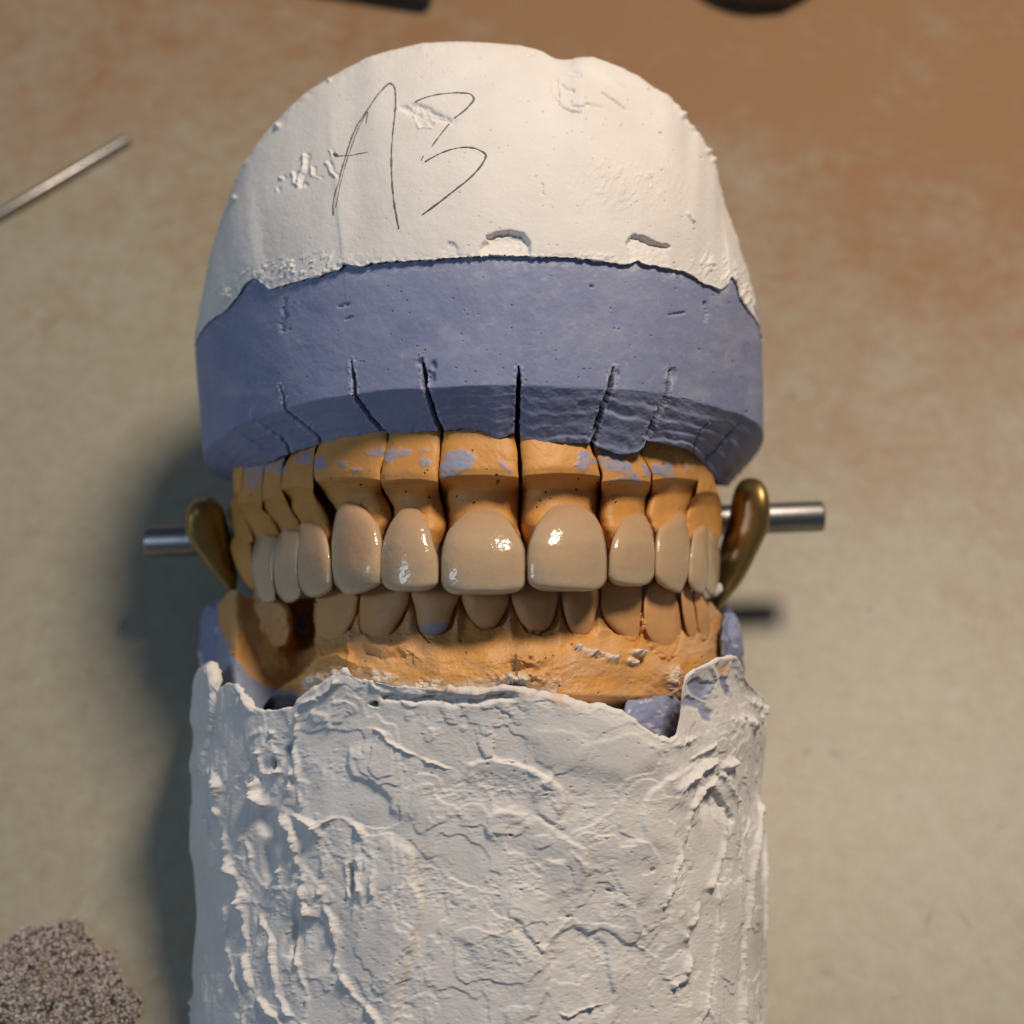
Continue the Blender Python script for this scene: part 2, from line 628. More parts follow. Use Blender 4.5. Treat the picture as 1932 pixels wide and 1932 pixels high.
PX = np.array([r[0] for r in rows]); PY = np.array([r[1] for r in rows]); Z = np.array([r[2] for r in rows])
T = np.array([np.full(NC, r[3]) for r in rows])
# soften the corner
V = P(PX, PY, Z)
sm = V.copy()
kk = (T[:, 0] > 0.93) & (T[:, 0] < 1.12)
for it in range(6):
    s2 = sm.copy(); s2[1:-1] = (sm[:-2] + 2 * sm[1:-1] + sm[2:]) / 4
    sm = np.where(kk[:, None, None], s2, sm)
V = sm
d = 0.10 * fbm(PX / 40, PY / 40, Z / 9, 3, 4) + 0.016 * fbm(PX / 5, PY / 5, Z, 9, 3)
bev = np.clip(T - 1, 0, 1) * (T <= 2)
onb = (T > 1.0) & (T < 2.0)
inner_w = np.exp(-((T - 2.0) / 0.12)**2)
# horizontal scraping ledges along the bevel (deeper on the right)
rt = np.clip((PX - 900) / 250, 0.12, 1)
wob = 0.06 * fbm(PX / 60, T * 1.5, 0, 31, 3)
for tt, hh in ((1.22, .35), (1.47, .5), (1.70, .42), (1.9, .5)):
    d += onb * rt * hh * (.15 + .5 * np.clip(.5 + fbm(PX / 55, T * 3, 0, 33, 2), 0, 1)) * (1 / (1 + np.exp(-(T - tt - wob * 2.2) / 0.012)) - 0.5) * np.exp(-((T - tt - wob * 2.2) / 0.11)**2)
    d += onb * (1 - rt) * .03 * np.exp(-((T - tt - wob) / 0.03)**2)
d += onb * 0.10 * fbm(PX / 24, T * 6, 0, 8, 4) * (0.3 + rt)
d += onb * 0.12 * inner_w * vnoise(PX / 9, T, 0, 4)
# saw cuts: polyline through the wall and the bevel, width in px
wx = 1.6 * fbm(PX / 9, PY / 7, 0, 12, 3)
cuts = [([(664, 683), (665, 700), (668, 722), (668, 746), (676, 757), (700, 790), (715, 806), (731, 822), (735, 830)], 3.2, 3.0),
        ([(796, 676), (800, 700), (801, 730), (812, 757), (822, 790), (833, 815), (834, 830)], 3.6, 3.0),
        ([(979, 692), (979, 720), (977, 760), (976, 800), (975, 830)], 3.6, 3.4),
        ([(1157, 694), (1154, 715), (1152, 735), (1142, 757), (1132, 785), (1122, 820), (1118, 838)], 4.2, 3.2),
        ([(1265, 698), (1262, 720), (1260, 742), (1250, 765), (1234, 795), (1222, 822)], 3.8, 2.6),
        ([(528, 727), (534, 745), (536, 772), (552, 785), (570, 800), (590, 815), (602, 828), (606, 840)], 2.2, 1.3),
        ([(475, 775), (478, 792), (500, 805), (530, 826), (541, 840), (547, 856)], 1.8, 0.9),
        ([(440, 806), (470, 828), (500, 850)], 1.3, 0.35),
        ([(1395, 800), (1372, 822), (1350, 848), (1330, 868)], 1.6, 0.5),
        ([(1340, 795), (1320, 815), (1308, 850)], 1.6, 0.4)]
recess_dark = np.zeros_like(PX)
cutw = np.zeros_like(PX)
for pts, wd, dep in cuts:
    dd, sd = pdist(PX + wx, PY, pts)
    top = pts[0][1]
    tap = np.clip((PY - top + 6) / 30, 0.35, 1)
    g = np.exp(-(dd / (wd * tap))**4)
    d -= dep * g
    cutw = np.maximum(cutw, g * min(dep, 2) / 2)  # near-black colour put into the saw cuts for the shade inside them
    d += 0.12 * np.exp(-((dd - 2.2 * wd) / 3)**2) * fbm(PX / 6, PY / 6, 0, 4, 2)
# chips beside the tops of the cuts
for cx_, cy_, rr, dp in ((812, 712, 9, .5), (818, 690, 6, .4), (1165, 705, 5, .3), (1270, 706, 8, .3), (790, 684, 5, .3), (620, 545, 12, 0)):
    d -= dp * np.exp(-(((PX - cx_) / rr)**2 + ((PY - cy_) / (rr * 1.5))**2)**2)
# bubbles and flaws in the wall
for pts, wd, dep in (([(538, 566), (533, 582), (540, 596), (531, 610), (533, 622)], 4, .35), ([(1331, 572), (1334, 588), (1332, 604)], 3, .45),
                     ([(640, 578), (660, 574)], 3, .2), ([(1262, 594), (1290, 590)], 2.5, .25), ([(652, 602), (664, 598)], 2.5, .2), ([(1115, 540), (1118, 541)], 3, .3)):
    dd, _ = pdist(PX, PY, pts)
    d -= dep * np.exp(-(dd / wd)**2) * (1 + .8 * fbm(PX / 4, PY / 4, 0, 77, 2))
pp = np.maximum(pits(PX, PY, 17, .09, 1.5, 21), pits(PX, PY, 41, .2, 2.2, 22)) * (T < 1.0)
d -= 0.12 * pp
recess_dark = np.clip(pp * 0.35, 0, 1)
Vb = V
dust = np.clip(np.exp(-np.maximum(PY - np.interp(PX, BW[:, 0], BW[:, 1]), 0) / 16) * (fbm(PX / 9, PY / 5, 0, 14, 4, .6) * 2.6 - .1), 0, 1) * .45
dust += np.clip(fbm(PX / 60, PY / 35, 0, 15, 4) * 1.6 - .25, 0, 1) * .16 * (T < 1)
for pts, wd, dep in cuts[:7]:
    dd, _ = pdist(PX, PY, pts)
    dust += .28 * np.exp(-((dd - wd * 1.8) / 3.0)**2) * np.clip(.4 + 2 * fbm(PX / 5, PY / 7, 0, 16, 3), 0, 1)
dust = np.clip(dust, 0, .6) * (T < 2)
ob, Vblue = grid('base_band', V, upper, m_blue, d, {'stone': PX * 0, 'white': dust * (1 - cutw), 'recess_dark': np.maximum(recess_dark, cutw * .95)})
ob['label'] = 'thick blue stone base band with vertical saw cuts'

# dome of white plaster
OL = np.array([(369, 645, 16), (371, 615, 16), (376, 580, 16), (386, 530, 16), (396, 480, 17), (412, 430, 17), (431, 375, 18), (447, 335, 18), (462, 305, 19),
               (482, 275, 20), (506, 245, 21), (528, 222, 22), (560, 190, 23), (600, 160, 25), (628, 143, 26), (660, 126, 27), (700, 106, 29), (745, 93, 30),
               (790, 83, 31), (850, 79, 32), (910, 79.5, 32), (955, 83, 32), (990, 88, 32), (1018, 95, 32), (1032, 102, 32), (1042, 108, 32), (1056, 112, 32),
               (1075, 112, 32), (1086, 108.5, 32), (1100, 107, 32), (1115, 108, 31), (1150, 119, 30), (1180, 131, 29), (1205, 144, 28), (1235, 165, 27),
               (1262, 181, 26), (1285, 206, 25), (1302, 232, 24), (1322, 252, 23), (1336, 280, 22), (1349, 304, 21), (1358, 345, 20), (1368, 385, 19),
               (1381, 420, 18), (1396, 465, 17), (1411, 515, 16), (1424, 565, 16), (1433, 610, 16), (1438, 645, 16)], float)
NCd, NRd = 1000, 420
ol = spline(OL, NCd)
# bottom line: along the border, weighted so columns fan out evenly
bxs = np.linspace(0, 1, NCd)
bl = spline(BW, 4000)
Lb = np.linspace(0, 1, 4000)
ub = 0.5 - 0.5 * np.cos(np.pi * bxs)
ub = 0.45 * ub + 0.55 * bxs
bx = np.interp(ub, Lb, bl[:, 0]); by = np.interp(ub, Lb, bl[:, 1])
byn = 1.6 * fbm(bx / 9, bx * 0, 0, 42, 3)
# z of band wall at that border
kf = (cz > 17)
o_ = np.argsort(tpx[kf])
zt = np.interp(bx, tpx[kf][o_], (tz + (cz - tz) * 0.1)[kf][o_])
zt = zt + 0.28
rowsP = []
for k in range(12):                      # lip under the plaster edge
    t = 1 - k / 12
    rowsP.append((bx, by + byn - 1 * t, zt - 1.9 * t**0.8, np.full(NCd, -t)))
for k in range(NRd):
    t = k / (NRd - 1)
    t = t * 0.25 + 0.75 * (1 - (1 - t)**1.7)
    xx = bx + (ol[:, 0] - bx) * t
    yy = by + byn * math.exp(-t * 40) + (ol[:, 1] - by) * t
    # front face leans back in a soft curve, then rolls over at the rim
    side = np.clip(np.abs(bxs - 0.5) * 2, 0, 1)
    lean = 0.62 - 0.30 * side**2
    n_ = 3.4 - 0.9 * side
    f = lean * (0.55 * t + 0.45 * t**2) + (1 - lean) * (1 - np.maximum(1 - t**n_, 0)**(1 / n_))
    zz = zt + (ol[:, 2] - zt) * f
    rowsP.append((xx, yy, zz, np.full(NCd, t)))
for k in range(1, 26):                   # roll to the back
    t = k / 25
    xx = ol[:, 0] + (905 - ol[:, 0]) * (0.02 * t + 0.10 * t**3)
    yy = ol[:, 1] + (600 - ol[:, 1]) * (0.02 * t + 0.10 * t**3)
    rowsP.append((xx, yy, ol[:, 2] - (ol[:, 2] - 5) * t, np.full(NCd, 1 + t)))
PX = np.array([r[0] for r in rowsP]); PY = np.array([r[1] for r in rowsP]); Z = np.array([r[2] for r in rowsP]); T = np.array([r[3] for r in rowsP])
V = P(PX, PY, Z)
on = (T >= 0)
mmx, mmy, mmz = V[..., 0], V[..., 1], V[..., 2]
d = 0.16 * fbm(mmx / 14, mmy / 14, mmz / 14, 51, 3) + 0.03 * fbm(mmx / 1.1, mmy / 1.1, mmz / 1.1, 52, 3)
wX = PX + 3.2 * fbm(PX / 12, PY / 12, 0, 61, 3); wY = PY + 3.2 * fbm(PX / 12, PY / 12, 0, 62, 3)


def c1(l):
    return [(333 + .3273 * a, 41.6 + .3273 * b) for a, b in l]


def c2(l):
    return [(882 + .3273 * a, 41.6 + .3273 * b) for a, b in l]


# scrape inside the figure 3
pa = patch(wX, wY, c1([(1290, 490), (1380, 465), (1450, 480), (1540, 540), (1620, 565), (1600, 590), (1480, 570), (1470, 610), (1400, 610), (1370, 540), (1310, 515)]), 1.6)
d -= pa * (0.30 + 0.22 * fbm(PX / 7, PY / 7, 0, 63, 3))
d += ridge(wX, wY, c1([(1370, 540), (1395, 605), (1470, 612)]), 2.2, .25)
# gouges left of the A
for l, wd, h in (([(740, 770), (730, 850), (700, 940)], 3.2, .7), ([(670, 870), (680, 930), (730, 940)], 3.2, .5), ([(780, 840), (775, 890), (820, 900)], 2.4, .35),
                 ([(865, 810), (900, 870), (915, 890)], 2.6, .5), ([(600, 895), (610, 905)], 2.5, .3), ([(575, 960), (575, 975)], 2.3, .25), ([(880, 740), (890, 770)], 2.2, .25)):
    d += ridge(wX, wY, c1(l), wd, h * .5, .5, 64)
    d -= ridge(wX - 6, wY, c1(l), wd * 1.3, h * .35, .5, 65)
# nicks on the rim
for cx_, cy_, rr, h in ((524, 238, 4.5, .5), (621, 152, 4, .3), (442, 374, 4, .35), (1338, 285, 6, .5), (1350, 300, 6, .5), (1290, 215, 6, .5)):
    d += h * np.exp(-(((PX - cx_) / rr)**2 + ((PY - cy_) / rr)**2))
rim = np.exp(-((T - 1.0) / 0.05)**2) * np.clip((PX - 1180) / 60, 0, 1)
d += rim * 0.16 * fbm(PX / 10, PY / 10, 0, 66, 3)
d += np.exp(-((T - 0.99) / 0.03)**2) * 0.10 * fbm(PX / 14, PY / 14, 0, 67, 3)
# scars upper right
for l, wd, h in (([(520, 340), (520, 470), (590, 510), (670, 525), (680, 490), (600, 480)], 2.6, -.35), ([(540, 360), (610, 395)], 3, -.35),
                 ([(780, 405), (840, 440), (910, 505)], 2.6, -.4), ([(600, 285), (650, 290)], 2.8, -.35), ([(690, 470), (790, 495)], 3.4, -.25),
                 ([(480, 330), (480, 400), (520, 440)], 2.4, .2), ([(350, 180), (380, 175)], 3, -.3), ([(1110, 640), (1125, 655)], 2, -.3),
                 ([(1275, 1110), (1300, 1145)], 3, .35), ([(800, 290), (860, 340), (900, 360)], 3, .2), ([(430, 940), (435, 990)], 3, -.25),
                 ([(1040, 870), (1060, 905)], 2, .2), ([(1010, 360), (1030, 380)], 3, .3)):
    d += ridge(wX, wY, c2(l), wd, h, .6, 68)
for pts, dp in (([(835, 470), (845, 457), (858, 460), (868, 482), (850, 490), (836, 489)], .3),
                ([(903, 484), (912, 458), (925, 444), (960, 436), (985, 440), (998, 458), (1002, 484)], .85),
                ([(1190, 496), (1184, 458), (1195, 444), (1222, 450), (1260, 466), (1262, 500)], .65)):
    pa = patch(wX, wY, pts, 1.2)
    fade = np.clip((500 - PY) / 45, .15, 1)
    d -= pa * dp * fade
    d += pa * .08 * fbm(PX / 6, PY / 6, 0, 69, 3)
d -= ridge(wX, wY, [(918, 447), (940, 440), (962, 437), (985, 441)], 2.2, .7, .3)
d -= ridge(wX, wY, [(1195, 444), (1212, 447), (1232, 456), (1262, 466)], 2.4, .6, .3)
# rough chewed zones near the border
rz = (np.exp(-(((PX - 560) / 85)**2 + ((PY - 503 + (PX - 560) * .15) / 17)**2)) + .9 * np.exp(-(((PX - 430) / 26)**2 + ((PY - 560) / 20)**2))
      + .8 * np.exp(-(((PX - 1355) / 42)**2 + ((PY - 505 - (PX - 1355) * .3) / 26)**2)) + .5 * np.exp(-(((PX - 1120) / 110)**2 + ((PY - 484) / 6)**2))
      + .35 * np.exp(-(((PX - 1175) / 90)**2 + ((PY - 350) / 45)**2)) + .8 * np.exp(-(((PX - 1405) / 18)**2 + ((PY - 560) / 30)**2)))
rn = fbm(PX / 7 + PY / 18, PY / 11, 0, 70, 3)
d += rz * 0.5 * np.where(rn > 0.06, rn, -.05) * 1.1
edge = np.exp(-np.abs(T) / 0.012)
d += on * edge * .22 * vnoise(PX / 7, PY / 7, 0, 71)
pp = np.maximum(pits(PX, PY, 13, .07 , 1.3, 81), pits(PX, PY, 37, .16, 1.9, 82)) * np.clip(.25 + (PX - 560) / 500, 0, 1) * (T > 0.02)
d -= .13 * pp
od, Vdome = grid('plaster_mount', V, upper, m_white, d, {'blue': PX * 0, 'stone': PX * 0, 'recess_dark': np.clip(pp * .4, 0, 1)})

# back filling so the cast is a closed body
bk = []
NB = 120
ringx = 905 + 500 * np.cos(np.linspace(0, 2 * np.pi, NB, endpoint=False))
ringy = 520 + 330 * np.sin(np.linspace(0, 2 * np.pi, NB, endpoint=False))
for k in range(14):
    t = k / 13
    r = 1 - 0.25 * t**3
    rr = r if k < 13 else .02
    r0 = .02 if k == 0 else rr
    bk.append(P(905 + (ringx - 905) * r0 * .93, 520 + (ringy - 520) * r0 * .93, np.full(NB, 14 - 8 * t)))
grid('back_fill', np.array(bk), upper, m_white, attrs={'blue': np.zeros((14, NB)), 'stone': np.zeros((14, NB)), 'recess_dark': np.zeros((14, NB))}, wrap=True, caps=True)

# pencil writing on the dome
Dp = Vdome[12:-25:1].reshape(-1, 3)
Dn = gnormals(Vdome)[0][12:-25].reshape(-1, 3)
sD = F / (H - Dp[:, 2])
Dpx = 966 + Dp[:, 0] * sD; Dpy = 966 - Dp[:, 1] * sD
sel = (Dpx > 600) & (Dpx < 960) & (Dpy > 130) & (Dpy < 460)
Dp, Dpx, Dpy = Dp[sel], Dpx[sel], Dpy[sel]
strokes = [
    (c1([(907, 1115), (903, 1060), (935, 920), (985, 745), (1040, 600), (1098, 512), (1165, 415), (1205, 372), (1232, 353), (1252, 368), (1263, 430), (1260, 520),
         (1246, 650), (1239, 800), (1243, 920), (1255, 1040), (1270, 1130), (1283, 1195)]), .105),
    (c1([(918, 1070), (945, 930), (1000, 745), (1055, 600), (1102, 518), (1094, 585)]), .06),
    (c1([(905, 755), (922, 765), (938, 777)]), .20),
    (c1([(925, 772), (1000, 768), (1060, 757), (1110, 749)]), .07),
    (c1([(1375, 460), (1450, 430), (1550, 412), (1650, 409), (1700, 418), (1713, 437), (1680, 490), (1600, 556)]), .105),
    (c1([(1575, 585), (1540, 625), (1510, 665), (1470, 720)]), .095),
    (c1([(1425, 770), (1408, 800)]), .06),
    (c1([(1430, 807), (1520, 757), (1600, 730), (1680, 722), (1740, 735), (1784, 768), (1768, 808), (1700, 890), (1600, 972), (1500, 1050), (1415, 1112)]), .105),
]
PV = []; PF = []; base = 0
for pts, rad in strokes:
    L = int(np.sum(np.linalg.norm(np.diff(np.array(pts), axis=0), axis=1)) / 2.2) + 4
    q = spline(pts, L)
    q[:, 0] += .5 * fbm(q[:, 1] / 7, q[:, 0] / 7, 0, 91, 2)
    idx = np.array([np.argmin((Dpx - a)**2 + (Dpy - b)**2) for a, b in q])
    zz = Dp[idx, 2]
    zz = np.convolve(np.pad(zz, 2, 'edge'), np.ones(5) / 5, 'valid')
    W = P(q[:, 0], q[:, 1], zz + 0.04)
    tan = np.gradient(W, axis=0); tan /= np.linalg.norm(tan, axis=1, keepdims=True)
    up = np.array([0, .25, .97]); sd = np.cross(tan, up); sd /= np.linalg.norm(sd, axis=1, keepdims=True)
    rr = rad * (0.95 + .6 * fbm(np.arange(L) / 4.0, np.arange(L) * 0, 0, 92, 2)); rr[0] *= .4; rr[-1] *= .3
    S = 6
    for k in range(S):
        a = 2 * math.pi * k / S
        PV.append(W + sd * (rr * math.cos(a))[:, None] + up * (rr * .45 * math.sin(a))[:, None])
    for k in range(S):
        a = base + k * L + np.arange(L - 1); b = base + ((k + 1) % S) * L + np.arange(L - 1)
        PF.append(np.stack([a, b, b + 1, a + 1], -1))
    base += S * L
mesh_np('pencil_writing', np.vstack(PV), np.vstack(PF), upper, m_graph)

# ------------------------------------------------------------------ the arch: depth of the tooth row along x
AX = [420, 440, 455, 475, 500, 525, 545, 570, 600, 630, 660, 700, 740, 780, 830, 900, 985, 1050, 1100, 1140, 1170, 1200, 1225, 1260, 1290, 1315, 1335, 1350, 1362, 1375]
AZv = [-38, -34, -31, -28, -24.5, -21, -18.3, -15, -11.5, -8.6, -6.2, -3.9, -2.3, -1.2, -.4, 0, 0, -.9, -2.4, -4.2, -5.9, -8.0, -10.1, -13.6, -17.3, -21, -24.8, -28.5, -33, -40]


def AZ(px):
    return cat(AX, AZv, px)


def rows_at(tbl, n, pw=1.0):
    t = np.array(tbl, float)
    y = np.linspace(0, 1, n)
    y = 0.5 - 0.5 * np.cos(np.pi * y)          # denser near both ends
    yy = t[0, 0] + (t[-1, 0] - t[0, 0]) * y
    xl = cat(t[:, 0], t[:, 1], yy); xr = cat(t[:, 0], t[:, 2], yy)
    return yy, xl, xr


def tooth(name, tbl, parent, material, z0, prof, bulge=2.2, thick=6.0, nrow=110, ncol=96, pw=.80, noise=0.06, seed=1, root=False, props=None, azmul=1.0,
          attrs_fn=None, origin=(0, 0, 0), ridges=0.0):
    """closed crown-like body between left/right outlines; front follows the arch"""
    yy, xl, xr = rows_at(tbl, nrow)
    th = np.linspace(0, 2 * np.pi, ncol, endpoint=False)
    c = (xl + xr) / 2; a = (xr - xl) / 2
    ct = np.cos(th); st_ = np.sin(th)
    PX = c[:, None] + a[:, None] * np.sign(ct) * np.abs(ct)**pw
    t = (yy - yy[0]) / (yy[-1] - yy[0])
    pz = cat(np.linspace(0, 1, len(prof)), prof, t)
    endf = np.where(t < .5, (1 - np.abs(2 * t - 1)**6)**.5, (1 - np.abs(2 * t - 1)**18)**.5)           # thickness shrinks at the very ends
    amax = a.max()
    u = (PX - c[:, None]) / (a[:, None] + 1e-6)
    front = z0 + pz[:, None] + AZ(PX) * azmul + bulge * (np.sqrt(np.clip(1 - (np.abs(u))**2.4, 0, 1)) - 1) * (0.35 + 0.65 * (a / amax))[:, None]
    if ridges:
        front = front + ridges * (np.cos(u * 2 * np.pi * 1.0) - 1) * -.5 * t[:, None] * -1
    mid = z0 + AZ(c)[:, None] * azmul + pz[:, None] - bulge - thick * 0.5 + 0 * PX
    backz = mid - thick * .5 * np.abs(st_)[None, :]
    fz = np.where(st_[None, :] > 0, front, np.minimum(front, backz))
    # blend at the sides
    k = np.clip(np.abs(st_)[None, :] * 3.0, 0, 1)
    edgez = z0 + pz[:, None] + AZ(PX) * azmul - bulge - .6 + 0 * PX
    Zz = edgez + (fz - edgez) * k
    endz = (z0 + pz - bulge * .9)[:, None] + AZ(c)[:, None] * azmul - 1.0
    e = endf[:, None]
    Zz = endz + (Zz - endz) * (0.25 + 0.75 * e)
    PY = yy[:, None] + 0 * PX
    V = P(PX, PY, Zz)
    dd = noise * fbm(V[..., 0] / 2.2, V[..., 1] / 2.2, V[..., 2] / 2.2, seed, 3)
    at = attrs_fn(PX, PY, t[:, None] + 0 * PX, u) if attrs_fn else {}
    return grid(name, V, parent, material, dd, at, wrap=True, props=props, caps=True, origin=origin)


# ------------------------------------------------------------------ stone dies (parts of the upper cast)
DIES = [
    # rows (y, xl, xr), ridge y
    ('m2', [(872, 446, 462), (897, 440, 458), (930, 441, 456), (967, 431, 462), (1000, 440, 475), (1022, 452, 480)], 930),
    ('m1', [(862, 462, 505), (889, 452, 497), (930, 450, 495), (959, 449, 494), (975, 450, 513), (995, 466, 525), (1020, 481, 530), (1045, 490, 525)], 950),
    ('p2', [(845, 505, 545), (876, 501, 533), (915, 496, 531), (954, 495, 545), (980, 517, 563), (1000, 530, 570), (1030, 535, 565)], 940),
    ('p1', [(835, 555, 602), (851, 552, 593), (889, 535, 591), (928, 531, 592), (954, 545, 607), (984, 566, 620), (1006, 572, 624), (1040, 575, 620)], 920),
    ('c', [(812, 604, 733), (838, 602, 731), (866, 593, 724), (895, 592, 718), (923, 607, 721), (957, 632, 738), (975, 640, 741), (1003, 640, 727), (1040, 645, 715)], 905),
    ('l', [(800, 735, 833), (826, 733, 831), (851, 726, 829), (902, 719, 826), (928, 726, 829), (964, 742, 837), (990, 740, 842), (1010, 738, 836), (1040, 740, 825)], 908),
    ('i', [(795, 838, 971), (814, 837, 971), (851, 833, 975), (895, 829, 978), (913, 831, 979), (963, 841, 978), (992, 845, 977), (1015, 845, 984), (1050, 850, 980)], 900),
    ('j', [(800, 979, 1113), (834, 982, 1113), (874, 984, 1126), (906, 986, 1133), (932, 986, 1131), (980, 982, 1127), (1006, 985, 1134), (1050, 1000, 1135)], 897),
    ('k', [(815, 1117, 1210), (842, 1119, 1206), (874, 1129, 1219), (898, 1136, 1228), (920, 1135, 1227), (945, 1133, 1219), (967, 1130, 1216), (997, 1135, 1227), (1040, 1150, 1225)], 908),
    ('n', [(815, 1218, 1305), (853, 1209, 1308), (881, 1223, 1315), (898, 1231, 1318), (920, 1230, 1317), (945, 1222, 1303), (967, 1218, 1293), (988, 1225, 1296), (1030, 1240, 1292)], 905),
    ('q', [(840, 1300, 1325), (864, 1310, 1330), (907, 1318, 1348), (930, 1314, 1355), (950, 1302, 1361), (982, 1292, 1362), (1016, 1298, 1358), (1040, 1305, 1350)], 930),
]
BLUEP = [  # blue residue patches (px outlines)
    [(838, 862), (850, 850), (870, 846), (893, 858), (896, 868), (884, 890), (868, 898), (850, 902), (834, 903), (831, 890)],
    [(940, 873), (952, 873), (960, 880), (966, 890), (962, 896), (950, 885)],
    [(686, 853), (700, 848), (722, 842), (728, 852), (715, 862), (690, 858)],
    [(596, 868), (606, 862), (614, 872), (616, 884), (604, 892), (596, 884)],
    [(636, 873), (644, 868), (652, 874), (654, 884), (644, 884)], [(660, 890), (676, 884), (682, 890), (668, 897)],
    [(728, 852), (742, 846), (764, 848), (777, 852), (770, 860), (754, 862), (742, 868), (728, 872)],
    [(788, 873), (800, 867), (813, 870), (812, 880), (796, 882)], [(793, 850), (806, 848), (806, 853), (794, 854)],
    [(1089, 851), (1104, 850), (1124, 864), (1127, 874), (1114, 876), (1108, 890), (1100, 896), (1090, 888), (1082, 880), (1090, 872)],
    [(1132, 852), (1165, 854), (1170, 862), (1192, 880), (1196, 895), (1208, 906), (1212, 916), (1200, 922), (1188, 912), (1160, 913), (1152, 909), (1166, 904), (1178, 900), (1160, 892), (1143, 890), (1134, 872)],
    [(1210, 875), (1220, 880), (1230, 892), (1222, 904), (1214, 902), (1212, 890)],
    [(1228, 878), (1248, 875), (1266, 877), (1272, 892), (1270, 908), (1260, 908), (1248, 898), (1232, 894)],
    [(1290, 882), (1296, 880), (1299, 888), (1294, 892)],
    [(560, 862), (585, 850), (590, 858), (586, 872), (566, 880), (556, 872)], [(466, 870), (500, 862), (535, 856), (545, 868), (536, 890), (524, 895), (510, 885), (494, 893), (480, 925), (470, 928), (464, 900)],
    [(1340, 862), (1350, 880), (1345, 890), (1336, 874)],
]
PORES = [(940, 913, 3.4), (937, 901, 2.2), (801, 896, 1.6), (806, 889, 1.3), (811, 939, 2.2), (766, 931, 1.8), (861, 937, 1.6), (895, 948, 1.8), (891, 850, 1.4), (1030, 930, 1.8),
         (1019, 944, 1.8), (1038, 941, 1.2), (1088, 925, 1.8), (1092, 908, 1.4), (1162, 949, 1.6), (1129, 912, 2.0), (681, 919, 2.0), (1241, 846, 1.4), (1012, 957, 1.4), (918, 890, 1.2)]
for key, tbl, ry in DIES:
    nrow, ncol = 200, 200
    t = np.array(tbl, float)
    yy = np.linspace(t[0, 0], t[-1, 0], nrow)
    xl = cat(t[:, 0], t[:, 1], yy) + .8 * fbm(yy / 12, yy * 0, 0, 7, 2); xr = cat(t[:, 0], t[:, 2], yy) + .8 * fbm(yy / 12, yy * 0, 0, 9, 2)
    uu = np.linspace(-1, 1, 150)
    uu = np.sign(uu) * (1 - (1 - np.abs(uu))**1.5)
    c = (xl + xr) / 2; a = (xr - xl) / 2
    dy = yy - ry
    # depth profile down the die: flush under the band, ridge, hollow, neck
    prof = cat([-110, -80, -30, -8, 0, 12, 30, 60, 95, 150], [50.3, 51.2, 52.6, 53.0, 53.0, 51.6, 50.4, 50.8, 52.0, 52.0], dy)
    low = np.clip((dy - 2) / 25, 0, 1)                     # root-shaped below the ridge
    narrow = np.clip(a / 70, .3, 1)
    rnd = (1.1 + 4.2 * low) * narrow
    PX = c[:, None] + a[:, None] * uu[None, :]
    rowz = prof[:, None] + AZ(PX) - rnd[:, None] * (1 - np.sqrt(np.clip(1 - np.abs(uu)**np.where(low > .5, 2.6, 4.5)[:, None], 0, 1)))
    # side walls into the saw gap
    nw = 16
    tw = np.linspace(1, 0, nw, endpoint=False)[None, :]
    L_x = PX[:, :1] + 2.0 * tw; L_z = rowz[:, :1] - 9 * tw
    R_x = PX[:, -1:] - 2.0 * tw[:, ::-1]; R_z = rowz[:, -1:] - 9 * tw[:, ::-1]
    PXa = np.hstack([L_x, PX, R_x]); Za = np.hstack([L_z, rowz, R_z]); PYa = yy[:, None] + 0 * PXa
    ut = np.hstack([-np.ones((1, nw)), uu[None, :], np.ones((1, nw))]) + 0 * PXa
    # tilt of the ridge line: slightly arched on each die
    V = P(PXa, PYa + (5 * (1 - ut**2) * -np.exp(-(dy[:, None] / 30)**2)), Za)
    d = .12 * fbm(V[..., 0] / 3, V[..., 1] / 3, V[..., 2] / 3, 101, 4) + .02 * fbm(V[..., 0] / .5, V[..., 1] / .5, V[..., 2] / .5, 102, 2)
    wX = PXa + 3 * fbm(PXa / 8, PYa / 8, 0, 103, 3); wY = PYa + 3 * fbm(PXa / 8, PYa / 8, 0, 104, 3)
    bl_ = np.zeros_like(PXa); po = np.zeros_like(PXa)
    for pts in BLUEP:
        bl_ = np.maximum(bl_, patch(wX, wY, pts, 1.3))
    thin = np.clip(.72 + 1.1 * fbm(PXa / 13, PYa / 9, 0, 105, 4, .6), .12, 1)
    d += .08 * bl_ * (1 + .3 * fbm(PXa / 6, PYa / 6, 0, 106, 2))
    for (a1, b1, r1) in PORES:
        g = np.exp(-(np.hypot(PXa - a1, PYa - b1) / r1)**4)
        po = np.maximum(po, g); d -= .35 * g
    hp = pits(PXa, PYa, 19, .12, 1.5, 107); po = np.maximum(po, hp * .7); d -= .1 * hp
    grid('die', V, upper, m_stone, d, {'pale': np.clip(.3 * fbm(PXa / 40, PYa / 40, 0, 108, 2), 0, 1) * 0, 'blue': bl_ * thin, 'white': PXa * 0, 'recess_dark': po})

# dark core behind the dies
core = []
for k, (y_, zz) in enumerate([(790, 43), (850, 43.5), (900, 44), (960, 44.5), (1000, 44), (1020, 40), (1020, 20), (1015, 5)]):
    xsn = np.linspace(450, 1350, 160)
    core.append(P(xsn, np.full(160, y_), zz + AZ(xsn) - (4 if y_ > 940 else 0)))
grid('arch_core', np.array(core), upper, m_stone, attrs={k: np.zeros((8, 160)) for k in ('pale', 'blue', 'white', 'recess_dark')})

